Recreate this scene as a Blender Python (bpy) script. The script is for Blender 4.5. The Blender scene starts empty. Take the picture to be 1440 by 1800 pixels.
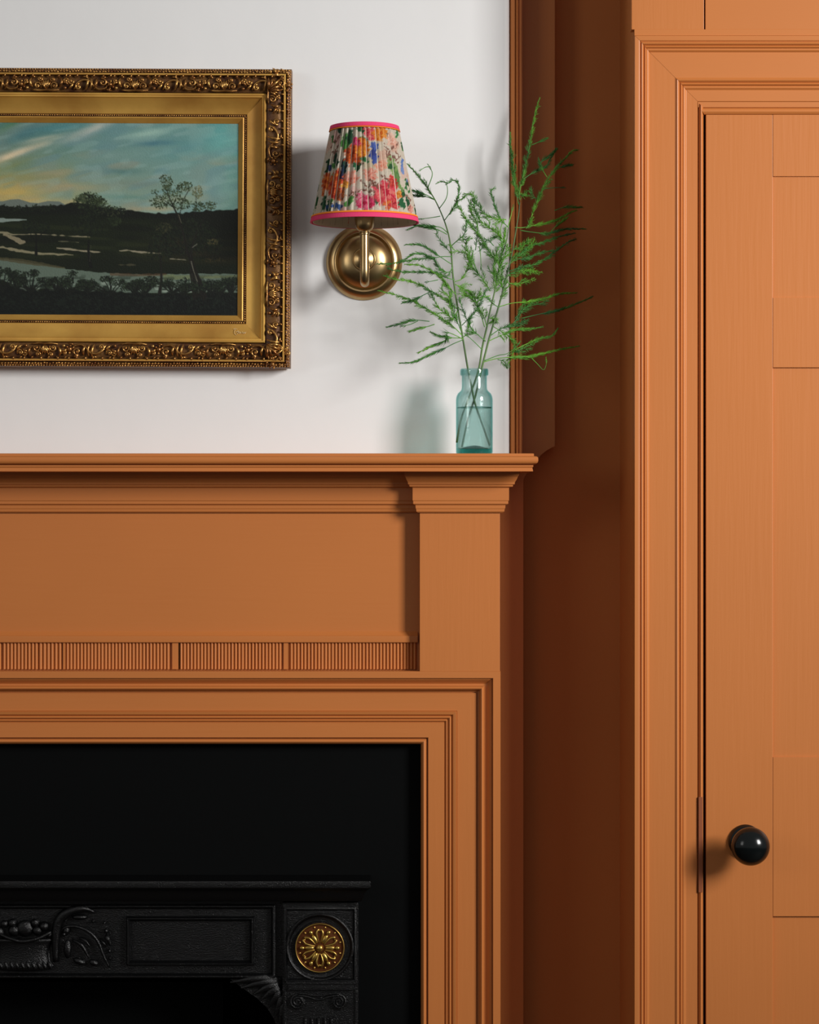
import bpy, bmesh, math, random
import numpy as np
from mathutils import Vector, Matrix

R = random.Random(7)
NP = np.random.RandomState(5)
SC = bpy.context.scene
COL = SC.collection

# ---------------------------------------------------------------- camera, light, exposure
K = 0.0009            # metres per photo pixel on the chimney breast plane (Y = 0)
D = 4.0               # camera distance from that plane
ZC = 1.16             # eye height

cam_d = bpy.data.cameras.new('camera')
cam = bpy.data.objects.new('camera', cam_d)
COL.objects.link(cam)
cam.location = (0, -D, ZC)
cam.rotation_euler = (math.pi / 2, 0, 0)
cam_d.sensor_fit = 'HORIZONTAL'
cam_d.sensor_width = 36
cam_d.lens = 36 * D / (1440 * K)
cam_d.clip_start = 0.05
SC.camera = cam

world = bpy.data.worlds.new('world')
SC.world = world
world.use_nodes = True
bg = world.node_tree.nodes['Background']
bg.inputs[0].default_value = (1.0, 0.975, 0.95, 1)
bg.inputs[1].default_value = 0.225


def area(name, loc, target, sx, sy, power, color=(1, 1, 1), spread=180):
    d = bpy.data.lights.new(name, 'AREA')
    d.shape = 'RECTANGLE'; d.size = sx; d.size_y = sy
    d.energy = power; d.color = color; d.spread = math.radians(spread)
    o = bpy.data.objects.new(name, d); COL.objects.link(o)
    o.location = loc
    o.rotation_euler = (Vector(target) - Vector(loc)).to_track_quat('-Z', 'Y').to_euler()
    return o


area('window_daylight', (3.16, -2.98, 2.28), (0.17, 0, 1.44), 1.0, 1.35, 29.5, (1.0, 0.98, 0.96), 66)
area('far_window_daylight', (-3.1, -3.3, 2.1), (0.35, 0, 1.62), 1.1, 1.4, 2.2, (1.0, 0.98, 0.95), 66)

SC.view_settings.view_transform = 'Standard'
SC.view_settings.look = 'None'
SC.view_settings.gamma = 1
SC.view_settings.use_curve_mapping = False
SC.view_settings.exposure = 0.0


# ---------------------------------------------------------------- helpers
def sx_(Y):
    return K * (D + Y) / D


def P(u, v, Y=0.0):
    """photo pixel on the plane at depth Y -> world point"""
    s = sx_(Y)
    return Vector(((u - 720) * s, Y, ZC - (v - 900) * s))


def W(u, v, Yr, Y):
    p = P(u, v, Yr)
    return Vector((p.x, Y, p.z))


def srgb(h, g=1.0):
    if isinstance(h, str):
        c = [int(h[i:i + 2], 16) / 255 for i in (0, 2, 4)]
    else:
        c = h
    return tuple(g * (x / 12.92 if x <= 0.04045 else ((x + 0.055) / 1.055) ** 2.4) for x in c)


def obj(name, me, mat=None, parent=None, label=None, kind=None, smooth=False, cat=None, group=None):
    if isinstance(me, bmesh.types.BMesh):
        m = bpy.data.meshes.new(name)
        bmesh.ops.recalc_face_normals(me, faces=me.faces)
        me.to_mesh(m); me.free(); me = m
    if mat is not None:
        me.materials.append(mat)
    if smooth:
        me.shade_smooth() if smooth is True else smooth_angle(me, smooth)
    o = bpy.data.objects.new(name, me)
    COL.objects.link(o)
    if parent is not None:
        adopt(o, parent)
    tag(o, label, cat, group, kind)
    if smooth and smooth is not True:
        w = o.modifiers.new('weighted_normal', 'WEIGHTED_NORMAL'); w.keep_sharp = True; w.weight = 100
    return o


def smooth_angle(me, deg):
    me.shade_smooth()
    try:
        me.set_sharp_from_angle(angle=math.radians(deg))
    except Exception:
        pass


def wloc(p):
    v = p.location.copy(); q = p.parent
    return v


def adopt(o, p):
    o.parent = p
    t = p.location.copy() if p.get('_e') else Vector((0, 0, 0))
    o.matrix_parent_inverse = Matrix.Translation(-t)


def tag(o, label=None, cat=None, group=None, kind=None):
    if label: o['label'] = label
    if cat: o['category'] = cat
    if group: o['group'] = group
    if kind: o['kind'] = kind


def empty(name, loc, label, cat, group=None, kind=None):
    o = bpy.data.objects.new(name, None)
    o.empty_display_size = 0.05
    COL.objects.link(o)
    o.location = loc; o['_e'] = 1
    tag(o, label, cat, group, kind)
    return o


def box(bm, a, b, bevel=0.0):
    x0, y0, z0 = [min(a[i], b[i]) for i in range(3)]
    x1, y1, z1 = [max(a[i], b[i]) for i in range(3)]
    r = bmesh.ops.create_cube(bm, size=1)
    vs = r['verts']
    bmesh.ops.scale(bm, vec=(x1 - x0, y1 - y0, z1 - z0), verts=vs)
    bmesh.ops.translate(bm, vec=((x0 + x1) / 2, (y0 + y1) / 2, (z0 + z1) / 2), verts=vs)
    if bevel:
        es = list({e for v in vs for e in v.link_edges})
        bmesh.ops.bevel(bm, geom=es, offset=bevel, segments=2, affect='EDGES', profile=0.6)


def pbox(bm, u0, v0, u1, v1, Yf, Yb, bevel=0.0):
    p, q = P(u0, v0, Yf), P(u1, v1, Yf)
    box(bm, (p.x, Yf, p.z), (q.x, Yb, q.z), bevel)


def lathe(bm, prof, center, axis='Z', seg=48, closed=False):
    """prof [(r, h)], h along axis; axis 'Z' up, 'Y' towards the camera is -h"""
    rings = []
    for r, h in prof:
        ring = []
        for i in range(seg):
            t = 2 * math.pi * i / seg
            if axis == 'Z':
                c = (center[0] + r * math.cos(t), center[1] + r * math.sin(t), center[2] + h)
            else:
                c = (center[0] + r * math.cos(t), center[1] - h, center[2] + r * math.sin(t))
            ring.append(bm.verts.new(c))
        rings.append(ring)
    n = len(rings)
    for a in range(n - 1 if not closed else n):
        A, B = rings[a], rings[(a + 1) % n]
        for i in range(seg):
            j = (i + 1) % seg
            bm.faces.new((A[i], A[j], B[j], B[i]))
    if not closed:
        for ring, rad in ((rings[0], prof[0][0]), (rings[-1], prof[-1][0])):
            bm.faces.new(ring)
    return rings


def catmull(pts, n=8):
    pts = [Vector(p) for p in pts]
    if len(pts) < 3:
        return [pts[0].lerp(pts[-1], i / n) for i in range(n + 1)]
    e = [pts[0] * 2 - pts[1]] + pts + [pts[-1] * 2 - pts[-2]]
    out = []
    for i in range(1, len(e) - 2):
        a, b, c, d = e[i - 1:i + 3]
        for k in range(n):
            t = k / n
            out.append(0.5 * ((2 * b) + (c - a) * t + (2 * a - 5 * b + 4 * c - d) * t * t + (3 * b - a - 3 * c + d) * t ** 3))
    out.append(pts[-1])
    return out


def tube(bm, pts, rad, seg=6, cap=True, flat=1.0):
    """rad: number or list (interpolated) ; flat squashes along Y"""
    pts = [Vector(p) for p in pts]
    n = len(pts)
    if not isinstance(rad, (list, tuple)):
        rad = [rad, rad]
    rr = np.interp(np.linspace(0, 1, n), np.linspace(0, 1, len(rad)), rad)
    t0 = (pts[1] - pts[0]).normalized()
    nrm = t0.orthogonal().normalized()
    rings = []
    for i in range(n):
        t = (pts[min(i + 1, n - 1)] - pts[max(i - 1, 0)])
        t = t.normalized() if t.length > 1e-9 else t0
        nrm = (nrm - t * nrm.dot(t))
        nrm = nrm.normalized() if nrm.length > 1e-6 else t.orthogonal().normalized()
        bn = t.cross(nrm)
        ring = []
        for k in range(seg):
            a = 2 * math.pi * k / seg
            off = (nrm * math.cos(a) + bn * math.sin(a)) * float(rr[i])
            off.y *= flat
            ring.append(bm.verts.new(pts[i] + off))
        rings.append(ring)
    for a in range(n - 1):
        for k in range(seg):
            j = (k + 1) % seg
            bm.faces.new((rings[a][k], rings[a][j], rings[a + 1][j], rings[a + 1][k]))
    if cap:
        bm.faces.new(rings[0]); bm.faces.new(rings[-1])


def blob(bm, c, r, rot=0.0, u=10, v=6):
    """ellipsoid, r=(rx,ry,rz), rotated about Y by rot"""
    s = bmesh.ops.create_uvsphere(bm, u_segments=u, v_segments=v, radius=1)
    M = Matrix.Translation(c) @ Matrix.Rotation(rot, 4, 'Y') @ Matrix.Diagonal((r[0], r[1], r[2], 1))
    bmesh.ops.transform(bm, matrix=M, verts=s['verts'])


def leg(name, prof, c0, c1, mat, parent=None, smooth=35, nseg=1, **kw):
    """sweep a closed profile [(d, Y)] between c0(d,Y) and c1(d,Y)"""
    bm = bmesh.new()
    rings = []
    for s in range(nseg + 1):
        t = s / nseg
        rings.append([bm.verts.new(Vector(c0(d, Y)).lerp(Vector(c1(d, Y)), t)) for d, Y in prof])
    n = len(prof)
    for s in range(nseg):
        for i in range(n):
            j = (i + 1) % n
            bm.faces.new((rings[s][i], rings[s][j], rings[s + 1][j], rings[s + 1][i]))
    bm.faces.new(rings[0]); bm.faces.new(rings[-1])
    return obj(name, bm, mat, parent, smooth=smooth, **kw)


def arc(d0, Y0, d1, Y1, bulge, n=5):
    """points on a bulged curve from (d0,Y0) to (d1,Y1); bulge towards camera (-Y) when positive"""
    out = []
    for i in range(n + 1):
        t = i / n
        out.append((d0 + (d1 - d0) * t, Y0 + (Y1 - Y0) * t - bulge * math.sin(math.pi * t)))
    return out


# ---------------------------------------------------------------- materials
def mat(name, color, rough=0.5, metal=0.0, spec=0.5, bump=0.0, bscale=60, bstretch=(1, 1, 1), var=0.0, vscale=6, coat=0.0, detail=4, vcol=None):
    m = bpy.data.materials.new(name)
    m.use_nodes = True
    nt = m.node_tree; N = nt.nodes; L = nt.links
    b = N['Principled BSDF']
    b.inputs['Base Color'].default_value = (*color, 1)
    b.inputs['Roughness'].default_value = rough
    b.inputs['Metallic'].default_value = metal
    b.inputs['Specular IOR Level'].default_value = spec
    b.inputs['Coat Weight'].default_value = coat
    b.inputs['Coat Roughness'].default_value = 0.15
    tc = N.new('ShaderNodeTexCoord')
    if var or vcol:
        no = N.new('ShaderNodeTexNoise'); no.inputs['Scale'].default_value = vscale; no.inputs['Detail'].default_value = 5
        L.new(tc.outputs['Object'], no.inputs['Vector'])
        mx = N.new('ShaderNodeMix'); mx.data_type = 'RGBA'
        mr = N.new('ShaderNodeMapRange')
        mr.inputs[1].default_value = 0.35; mr.inputs[2].default_value = 0.68
        L.new(no.outputs['Fac'], mr.inputs[0]); L.new(mr.outputs[0], mx.inputs[0])
        c2 = vcol if vcol else tuple(c * (1 - var) for c in color)
        mx.inputs[6].default_value = (*color, 1); mx.inputs[7].default_value = (*c2, 1)
        L.new(mx.outputs[2], b.inputs['Base Color'])
    if bump:
        mp = N.new('ShaderNodeMapping'); mp.inputs['Scale'].default_value = bstretch
        L.new(tc.outputs['Object'], mp.inputs['Vector'])
        n2 = N.new('ShaderNodeTexNoise'); n2.inputs['Scale'].default_value = bscale; n2.inputs['Detail'].default_value = detail
        L.new(mp.outputs[0], n2.inputs['Vector'])
        bp = N.new('ShaderNodeBump'); bp.inputs['Strength'].default_value = 1.0; bp.inputs['Distance'].default_value = bump
        L.new(n2.outputs['Fac'], bp.inputs['Height'])
        L.new(bp.outputs[0], b.inputs['Normal'])
    return m


ORANGE = (0.53, 0.176, 0.044)
M_paintV = mat('orange_paint_vertical', ORANGE, 0.40, spec=0.4, bump=0.00022, bscale=160, bstretch=(1, 1, 0.05), var=0.035, vscale=4)
M_paintH = mat('orange_paint_horizontal', ORANGE, 0.40, spec=0.4, bump=0.00018, bscale=160, bstretch=(0.05, 1, 1), var=0.035, vscale=4)
M_paintW = mat('orange_paint_wall', ORANGE, 0.55, spec=0.3, bump=0.0004, bscale=70, var=0.06, vscale=3)
M_plaster = mat('white_plaster', (0.79, 0.79, 0.785), 0.85, spec=0.15, bump=0.0011, bscale=9, var=0.03, vscale=2.5)
M_black = mat('matt_black', (0.0030, 0.0033, 0.0034), 0.6, spec=0.05, bump=0.0003, bscale=30)
M_iron = mat('black_cast_iron', (0.0022, 0.0023, 0.0025), 0.24, spec=0.42, bump=0.0009, bscale=650, detail=3)
M_soot = mat('sooty_black', (0.004, 0.004, 0.004), 0.9, spec=0.1)
M_gilt = mat('gilt_cove', (0.74, 0.43, 0.095), 0.42, metal=0.5, bump=0.0003, bscale=60, vcol=(0.50, 0.25, 0.05), vscale=11)
M_gilt2 = mat('gilt_carving', (0.60, 0.33, 0.095), 0.30, metal=0.85, bump=0.0005, bscale=240, vcol=(0.16, 0.05, 0.018), vscale=38)
M_gilt_dark = mat('dark_gilt_ground', (0.075, 0.026, 0.010), 0.45, metal=0.4, bump=0.0008, bscale=260, vcol=(0.20, 0.095, 0.025), vscale=45)
M_brass = mat('aged_brass', (0.50, 0.365, 0.18), 0.30, metal=1.0, vcol=(0.40, 0.25, 0.105), vscale=26)
M_roundel = mat('roundel_brass', (0.55, 0.36, 0.09), 0.33, metal=0.95)
M_roundel_dark = mat('roundel_ground', (0.16, 0.05, 0.016), 0.4, metal=0.8)
M_pink = mat('pink_trim', srgb('e0406f'), 0.75, spec=0.2, bump=0.0003, bscale=500)
M_orange_trim = mat('orange_piping', srgb('f58a2c'), 0.75, spec=0.2)
M_lining = mat('cream_lining', (0.80, 0.74, 0.62), 0.85, spec=0.1)
_nt = M_lining.node_tree; _tr = _nt.nodes.new('ShaderNodeBsdfTranslucent'); _tr.inputs[0].default_value = (0.85, 0.8, 0.7, 1)
_mx = _nt.nodes.new('ShaderNodeMixShader'); _mx.inputs[0].default_value = 0.45
_nt.links.new(_nt.nodes['Principled BSDF'].outputs[0], _mx.inputs[1]); _nt.links.new(_tr.outputs[0], _mx.inputs[2]); _nt.links.new(_mx.outputs[0], _nt.nodes['Material Output'].inputs['Surface'])
M_knob = mat('ebonised_knob', (0.003, 0.0045, 0.0048), 0.17, spec=0.42)
M_floor = mat('dark_boards', (0.05, 0.032, 0.02), 0.6, bump=0.001, bscale=20, bstretch=(1, 12, 1), var=0.3)
M_bulb = mat('frosted_bulb', (0.85, 0.83, 0.78), 0.3)


def leafmat(name, a, b2):
    m = bpy.data.materials.new(name); m.use_nodes = True
    nt = m.node_tree; N = nt.nodes; L = nt.links
    b = N['Principled BSDF']
    b.inputs['Roughness'].default_value = 0.5; b.inputs['Specular IOR Level'].default_value = 0.35
    tc = N.new('ShaderNodeTexCoord'); no = N.new('ShaderNodeTexNoise'); no.inputs['Scale'].default_value = 22
    L.new(tc.outputs['Object'], no.inputs['Vector'])
    cr = N.new('ShaderNodeValToRGB'); cr.color_ramp.elements[0].position = 0.36; cr.color_ramp.elements[1].position = 0.64
    cr.color_ramp.elements[0].color = (*a, 1); cr.color_ramp.elements[1].color = (*b2, 1)
    L.new(no.outputs['Fac'], cr.inputs[0]); L.new(cr.outputs[0], b.inputs['Base Color'])
    return m


M_leaf = leafmat('fern_green', (0.055, 0.19, 0.03), (0.16, 0.42, 0.035))
M_leaf_dark = leafmat('fern_dark_green', (0.03, 0.13, 0.035), (0.09, 0.29, 0.045))
M_stem = leafmat('fern_stem', (0.035, 0.075, 0.03), (0.10, 0.19, 0.05))


def glassmat(name, color, ior, rough=0.0, density=0.0, vcol=(1, 1, 1), bump=0.0):
    m = bpy.data.materials.new(name); m.use_nodes = True
    nt = m.node_tree; N = nt.nodes; L = nt.links
    for n in list(N):
        if n.type != 'OUTPUT_MATERIAL': N.remove(n)
    out = [n for n in N][0]
    g = N.new('ShaderNodeBsdfGlass')
    g.inputs['Color'].default_value = (*color, 1); g.inputs['IOR'].default_value = ior; g.inputs['Roughness'].default_value = rough
    L.new(g.outputs[0], out.inputs['Surface'])
    if density:
        v = N.new('ShaderNodeVolumeAbsorption')
        v.inputs['Color'].default_value = (*vcol, 1); v.inputs['Density'].default_value = density
        L.new(v.outputs[0], out.inputs['Volume'])
    if bump:
        tc = N.new('ShaderNodeTexCoord'); no = N.new('ShaderNodeTexNoise'); no.inputs['Scale'].default_value = 150
        bp = N.new('ShaderNodeBump'); bp.inputs['Distance'].default_value = bump
        L.new(tc.outputs['Object'], no.inputs['Vector']); L.new(no.outputs['Fac'], bp.inputs['Height']); L.new(bp.outputs[0], g.inputs['Normal'])
    return m


def printmat(name, rough, gain=1.0, coat=0.0, bump=0.0, bscale=300):
    m = bpy.data.materials.new(name); m.use_nodes = True
    nt = m.node_tree; N = nt.nodes; L = nt.links
    b = N['Principled BSDF']; b.inputs['Roughness'].default_value = rough
    b.inputs['Coat Weight'].default_value = coat; b.inputs['Coat Roughness'].default_value = 0.25
    b.inputs['Specular IOR Level'].default_value = 0.3
    a = N.new('ShaderNodeAttribute'); a.attribute_name = 'print'
    L.new(a.outputs['Color'], b.inputs['Base Color'])
    if bump:
        tc = N.new('ShaderNodeTexCoord'); no = N.new('ShaderNodeTexNoise'); no.inputs['Scale'].default_value = bscale
        bp = N.new('ShaderNodeBump'); bp.inputs['Distance'].default_value = bump
        L.new(tc.outputs['Object'], no.inputs['Vector']); L.new(no.outputs['Fac'], bp.inputs['Height']); L.new(bp.outputs[0], b.inputs['Normal'])
    return m


# ---------------------------------------------------------------- the setting
FLOOR = 0.0
TOP = 2.75
X0 = P(40, 900, 0).x              # centre line of the fireplace
Y_BACK = 0.080                    # alcove wall plane
Y_CL = -0.18                      # face of the closet wall (boards)


def mirror(o, parent=None):
    c = o.copy(); COL.objects.link(c)
    c.parent = None
    c.matrix_world = Matrix.Translation((2 * X0, 0, 0)) @ Matrix.Diagonal((-1, 1, 1, 1))
    if parent is not None:
        adopt(c, parent)
    return c


bm = bmesh.new(); box(bm, (-5, -7, -0.03), (5, 1.0, 0.0))
obj('floor', bm, M_floor, kind='structure', label='dark boarded floor of the room')

# white plaster of the chimney breast with a softly rounded right arris
bm = bmesh.new()
xr = P(896.5, 0).x
pts = [(-1.3, 0.0)] + [(xr - 0.009 + 0.009 * math.sin(a), 0.009 - 0.009 * math.cos(a)) for a in [i * math.pi / 2 / 8 for i in range(9)]] + [(xr, 0.05), (-1.3, 0.05)]
z0, z1 = P(0, 803, 0).z, TOP
lo = [bm.verts.new((x, y, z0)) for x, y in pts]; hi = [bm.verts.new((x, y, z1)) for x, y in pts]
for i in range(len(pts)):
    j = (i + 1) % len(pts); bm.faces.new((lo[i], lo[j], hi[j], hi[i]))
bm.faces.new(lo); bm.faces.new(hi)
obj('wall_back', bm, M_plaster, kind='structure', smooth=30, label='white plastered chimney breast above the mantelpiece')

# orange corner moulding beside the plaster (two beads and a fillet)
prof = [(897, 0.05), (897, 0.006), (898, 0.006), (898.6, 0.0015), (899.5, 0.001), (905.5, 0.001), (906.3, 0.003)] + arc(907, 0.001, 910.6, 0.001, 0.004, 6) + [(911.2, 0.006), (913, 0.006), (913.5, 0.004), (916.5, 0.004), (917, 0.008), (918.5, 0.008), (918.5, 0.06)]
leg('trim_1', prof, lambda d, Y: (P(d, 0).x, Y, P(0, 801).z), lambda d, Y: (P(d, 0).x, Y, TOP), M_paintV, kind='structure', label='orange beaded moulding edging the white plaster')

# boarded breast: wide above, cut back with a curve behind the mantel end
bm = bmesh.new()
poly = [(918.5, TOP), (978, TOP)]
cv = [(978, 783), (971, 786.5), (963, 791), (955, 797), (949, 804), (943, 813), (936, 822), (929, 830), (922, 842)]
polyw = [(P(918.5, 0).x, TOP), (P(978, 0).x, TOP)] + [(P(u, v).x, P(u, v).z) for u, v in cv] + [(P(922, 0).x, FLOOR), (P(860, 0).x, FLOOR), (P(860, 0).x, P(0, 800).z), (P(918.5, 0).x, P(0, 800).z)]
f = [bm.verts.new((x, 0.040, z)) for x, z in polyw]; g = [bm.verts.new((x, Y_BACK, z)) for x, z in polyw]
bm.faces.new(f); bm.faces.new(g)
for i in range(len(polyw)):
    j = (i + 1) % len(polyw); bm.faces.new((f[i], f[j], g[j], g[i]))
obj('wall_side', bm, M_paintV, kind='structure', label='orange painted end of the chimney breast cut to a curve behind the mantel end')

bm = bmesh.new(); box(bm, (P(862, 0).x, Y_BACK, 0), (P(1113, 0, Y_CL).x + 0.02, Y_BACK + 0.04, TOP))
obj('wall_alcove', bm, M_paintW, kind='structure', label='shadowed orange wall of the narrow alcove between fireplace and door')

# closet wall boards above and round the door
Yw = Y_CL
xl = P(1110, 0, Yw).x
XD = P(1114, 0, Yw).x
bm = bmesh.new(); box(bm, (XD + 0.001, Yw + 0.012, 0), (XD + 0.016, Y_BACK, TOP)); 
obj('wall_return', bm, M_paintW, kind='structure', label='orange side of the door wall turned towards the alcove')
wr = empty('wall_right', (xl, Yw, 0), 'orange boarded wall above the panelled door', None, kind='structure')
del_ = 0.0016
bm = bmesh.new(); box(bm, (xl, Yw - 0.004, P(0, 53, Yw).z), (P(1237.4, 0, Yw).x, Yw + 0.018, TOP), 0.0012)
obj('board', bm, M_paintV, wr, smooth=30)
bm = bmesh.new(); box(bm, (P(1239.6, 0, Yw).x, Yw - 0.004, P(0, 53, Yw).z), (1.3, Yw + 0.018, TOP), 0.0012)
obj('board', bm, M_paintH, wr, smooth=30)
bm = bmesh.new(); box(bm, (P(1115, 0, Yw).x, Yw - 0.0042, P(0, 63.5, Yw).z), (1.3, Yw + 0.018, P(0, 52.4, Yw).z), 0.0008)
obj('rail', bm, M_paintH, wr, smooth=30)

# door casing: profile d = photo px from the outer edge, p = projection
c_prof = [(0, 0.030), (0, -0.004), (1.2, -0.0058), (8, -0.0058), (9.5, -0.0052), (10, -0.0030), (11, -0.0030)] + arc(11.5, -0.0035, 16.5, -0.0025, 0.0022, 5) + [(17, -0.0008)] + arc(18, -0.0012, 21.5, -0.0006, 0.0018, 4) + [(22, 0.0008)] + arc(23, 0.0006, 27, 0.0028, 0.0008, 4) + \
         [(28, 0.0040), (72, 0.0040), (73, 0.0034)] + arc(74, 0.0030, 80, 0.0038, 0.0022, 5) + [(81, 0.0058)] + arc(82, 0.0050, 85.5, 0.0056, 0.0016, 4) + [(86.5, 0.0078)] + arc(87.5, 0.0072, 92.5, 0.0098, 0.0014, 4) + [(94, 0.0105), (112.5, 0.0105), (113.5, 0.0115), (113.8, 0.030)]
c_top = [(d, y) for d, y in c_prof]
dc = empty('trim_2', P(1114, 1800, Yw), 'moulded orange door casing with mitred corner', None, kind='structure')
UR = 2112 + 240                                        # mirrored outer edge of the casing


def px(u): return P(u, 0, Yw).x
def pz(v): return P(0, v, Yw).z


leg('jamb', c_prof, lambda d, Y: (px(1114 + d), Yw + Y, FLOOR), lambda d, Y: (px(1114 + d + 0.6), Yw + Y, pz(63 + d)), M_paintV, dc)
leg('jamb', c_prof, lambda d, Y: (px(UR - d), Yw + Y, FLOOR), lambda d, Y: (px(UR - d), Yw + Y, pz(63 + d)), M_paintV, dc)
leg('head', [(d, Y - 0.0002) for d, Y in c_prof], lambda d, Y: (px(1115.2 + d), Yw + Y, pz(63.2 + d)), lambda d, Y: (px(UR - 0.8 - d), Yw + Y, pz(63.2 + d)), M_paintH, dc)
# stop bead inside the casing
b_prof = [(113.6, 0.03), (113.6, 0.0150), (115, 0.0150)] + arc(115.3, 0.0125, 123, 0.0118, 0.0045, 6) + [(124.4, 0.0150), (124.4, 0.03)]
leg('stop_bead', b_prof, lambda d, Y: (px(1114 + d), Yw + Y, FLOOR), lambda d, Y: (px(1114.6 + d), Yw + Y, pz(64 + d)), M_paintV, dc)
bh = [(115 - 2, 0.03), (113.4, 0.0125)] + arc(124 - 10, 0.0115, 134 - 10, 0.0115, 0.0035, 6) + [(136 - 0.6 - 0, 0.0135), (135.4, 0.03)]
bh = [(124, 0.03), (124, 0.0125)] + arc(124.6, 0.0112, 136, 0.0118, 0.0032, 6) + [(136.4, 0.03)]
leg('stop_bead', [(114.2, 0.03), (114.2, 0.0105), (123.6, 0.0105), (124, 0.013)] + arc(125, 0.0112, 136, 0.0118, 0.0032, 6) + [(136.6, 0.03)],
    lambda d, Y: (px(max(1228.3, 1114 + 126 + (d - 136) * 0.9)), Yw + Y, pz(63 + d)), lambda d, Y: (px(UR - 124), Yw + Y, pz(63 + d)), M_paintH, dc)

bm = bmesh.new(); box(bm, (px(1116), Yw + 0.050, FLOOR), (1.3, Yw + 0.075, TOP))  # unseen sheet added behind the door to block light leaking through its gap
obj('backing', bm, M_paintW, wr)
# door leaf
Yd = Yw + 0.0105
dr = empty('door_1', P(1242, 1800, Yd), 'orange panelled door with a round black knob', None, kind='structure')
def dbox(name, u0, v0, u1, v1, Yf, m, bev=0.0008):
    b = bmesh.new()
    box(b, (P(u0, 0, Yd).x, Yf, FLOOR + 0.01 if v0 is None else P(0, v0, Yd).z), (P(u1, 0, Yd).x, Yd + 0.035, FLOOR + 0.01 if v1 is None else P(0, v1, Yd).z), bev)
    return obj(name, b, m, dr, smooth=30)
dbox('stile', 1241.3, 201.5, 1358.8, None, Yd, M_paintV, 0.0011)
dbox('stile', 1995, 201.5, 2110, None, Yd, M_paintV, 0.0011)
dbox('rail', 1359.2, 201.5, 1994.6, 310, Yd + 0.0001, M_paintV)
dbox('rail', 1359.2, 523, 1994.6, 646, Yd + 0.0004, M_paintV)
dbox('rail', 1359.2, 1331, 1994.6, 1611, Yd + 0.0003, M_paintV)
dbox('rail', 1359.2, 2000, 1994.6, None, Yd + 0.0003, M_paintH)
dbox('panel', 1357, 305, 1996, 528, Yd + 0.0030, M_paintV, 0)
dbox('panel', 1357, 640, 1996, 1336, Yd + 0.0042, M_paintV, 0)
dbox('panel', 1357, 1605, 1996, 2005, Yd + 0.0050, M_paintV, 0)
# keeper let into the edge of the door frame, level with the knob
bm = bmesh.new(); box(bm, (px(1229.2), Yw + 0.0068, pz(1570)), (px(1236.2), Yw + 0.03, pz(1402)), 0.0004)
obj('strike_plate', bm, mat('dark_paint_worn', (0.27, 0.075, 0.025), 0.45), dc, label='worn darker keeper plate beside the knob')
# knob: spindle axis stands out of the door
kc = P(1310.5, 1479, Yd)
bm = bmesh.new()
s = sx_(Yd)
lathe(bm, [(0.0, 0.0), (30 * s, 0.0), (30 * s, 0.003), (27 * s, 0.007), (16 * s, 0.0095), (11 * s, 0.014), (10.5 * s, 0.030)], (kc.x, Yd, kc.z), 'Y', 48)
rose = obj('rose', bm, M_knob, None, smooth=40)
bm = bmesh.new()
r = 33.4 * s
prof = [(10.5 * s, 0.026)] + [(r * math.cos(a), 0.058 + 0.0235 * math.sin(a)) for a in [math.radians(x) for x in range(-66, 91, 8)]]
prof[-1] = (0.0003, prof[-1][1])
lathe(bm, prof, (kc.x, Yd, kc.z), 'Y', 56)
kn = obj('knob', bm, M_knob, dr, smooth=True, label='round glossy black door knob')
adopt(rose, kn)

# ---------------------------------------------------------------- mantelpiece
YF, YP, YA = -0.035, -0.061, -0.0615     # frieze, pilaster, architrave outer face
mp = empty('mantelpiece', (X0, -0.03, 0), 'orange painted wooden mantelpiece with fluted frieze round the black fireplace', 'mantelpiece')

# shelf
UE = 946
sh = [(0, 797), (-1, 797.5), (0, 799)]
def shelf_part(name, pr, parent, m=M_paintH):
    """pr: [(overhang px from cap line, v)], returns at the right end and (mirrored) left end"""
    b = bmesh.new(); Y0s = -0.128
    def ring(p, v):
        uR, z = 938 + p, P(0, v, Y0s).z
        xR = P(uR, 0, Y0s).x; xL = 2 * X0 - xR; y = Y0s - p * K
        return [b.verts.new(c) for c in ((xL, 0.0, z), (xL, y, z), (xR, y, z), (xR, 0.0, z))]
    rs = [ring(p, v) for p, v in pr]
    for a in range(len(rs) - 1):
        for i in range(4):
            j = (i + 1) % 4
            b.faces.new((rs[a][i], rs[a][j], rs[a + 1][j], rs[a + 1][i]))
    b.faces.new(rs[0]); b.faces.new(rs[-1])
    return obj(name, b, m, parent, smooth=35)
bull = [(8 * math.cos(a), 809 + 6.6 * math.sin(a)) for a in [math.radians(x) for x in range(-75, 76, 15)]]
shelf = shelf_part('shelf', [(-3, 796.8), (0.3, 797.3), (0.8, 798.3), (0.8, 801.6), (5, 802.2), (7.2, 803.8), (8, 806.2), (8, 810), (7, 813.2), (4.4, 815.4), (0, 816.2), (-2, 817.4)], mp)
shelf_part('shelf_moulding', [(-3, 817.2), (-0.5, 817.6), (-0.2, 820), (-2.0, 822.5), (-1.0, 826), (-0.6, 828.5), (-4, 829)], mp)

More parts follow.
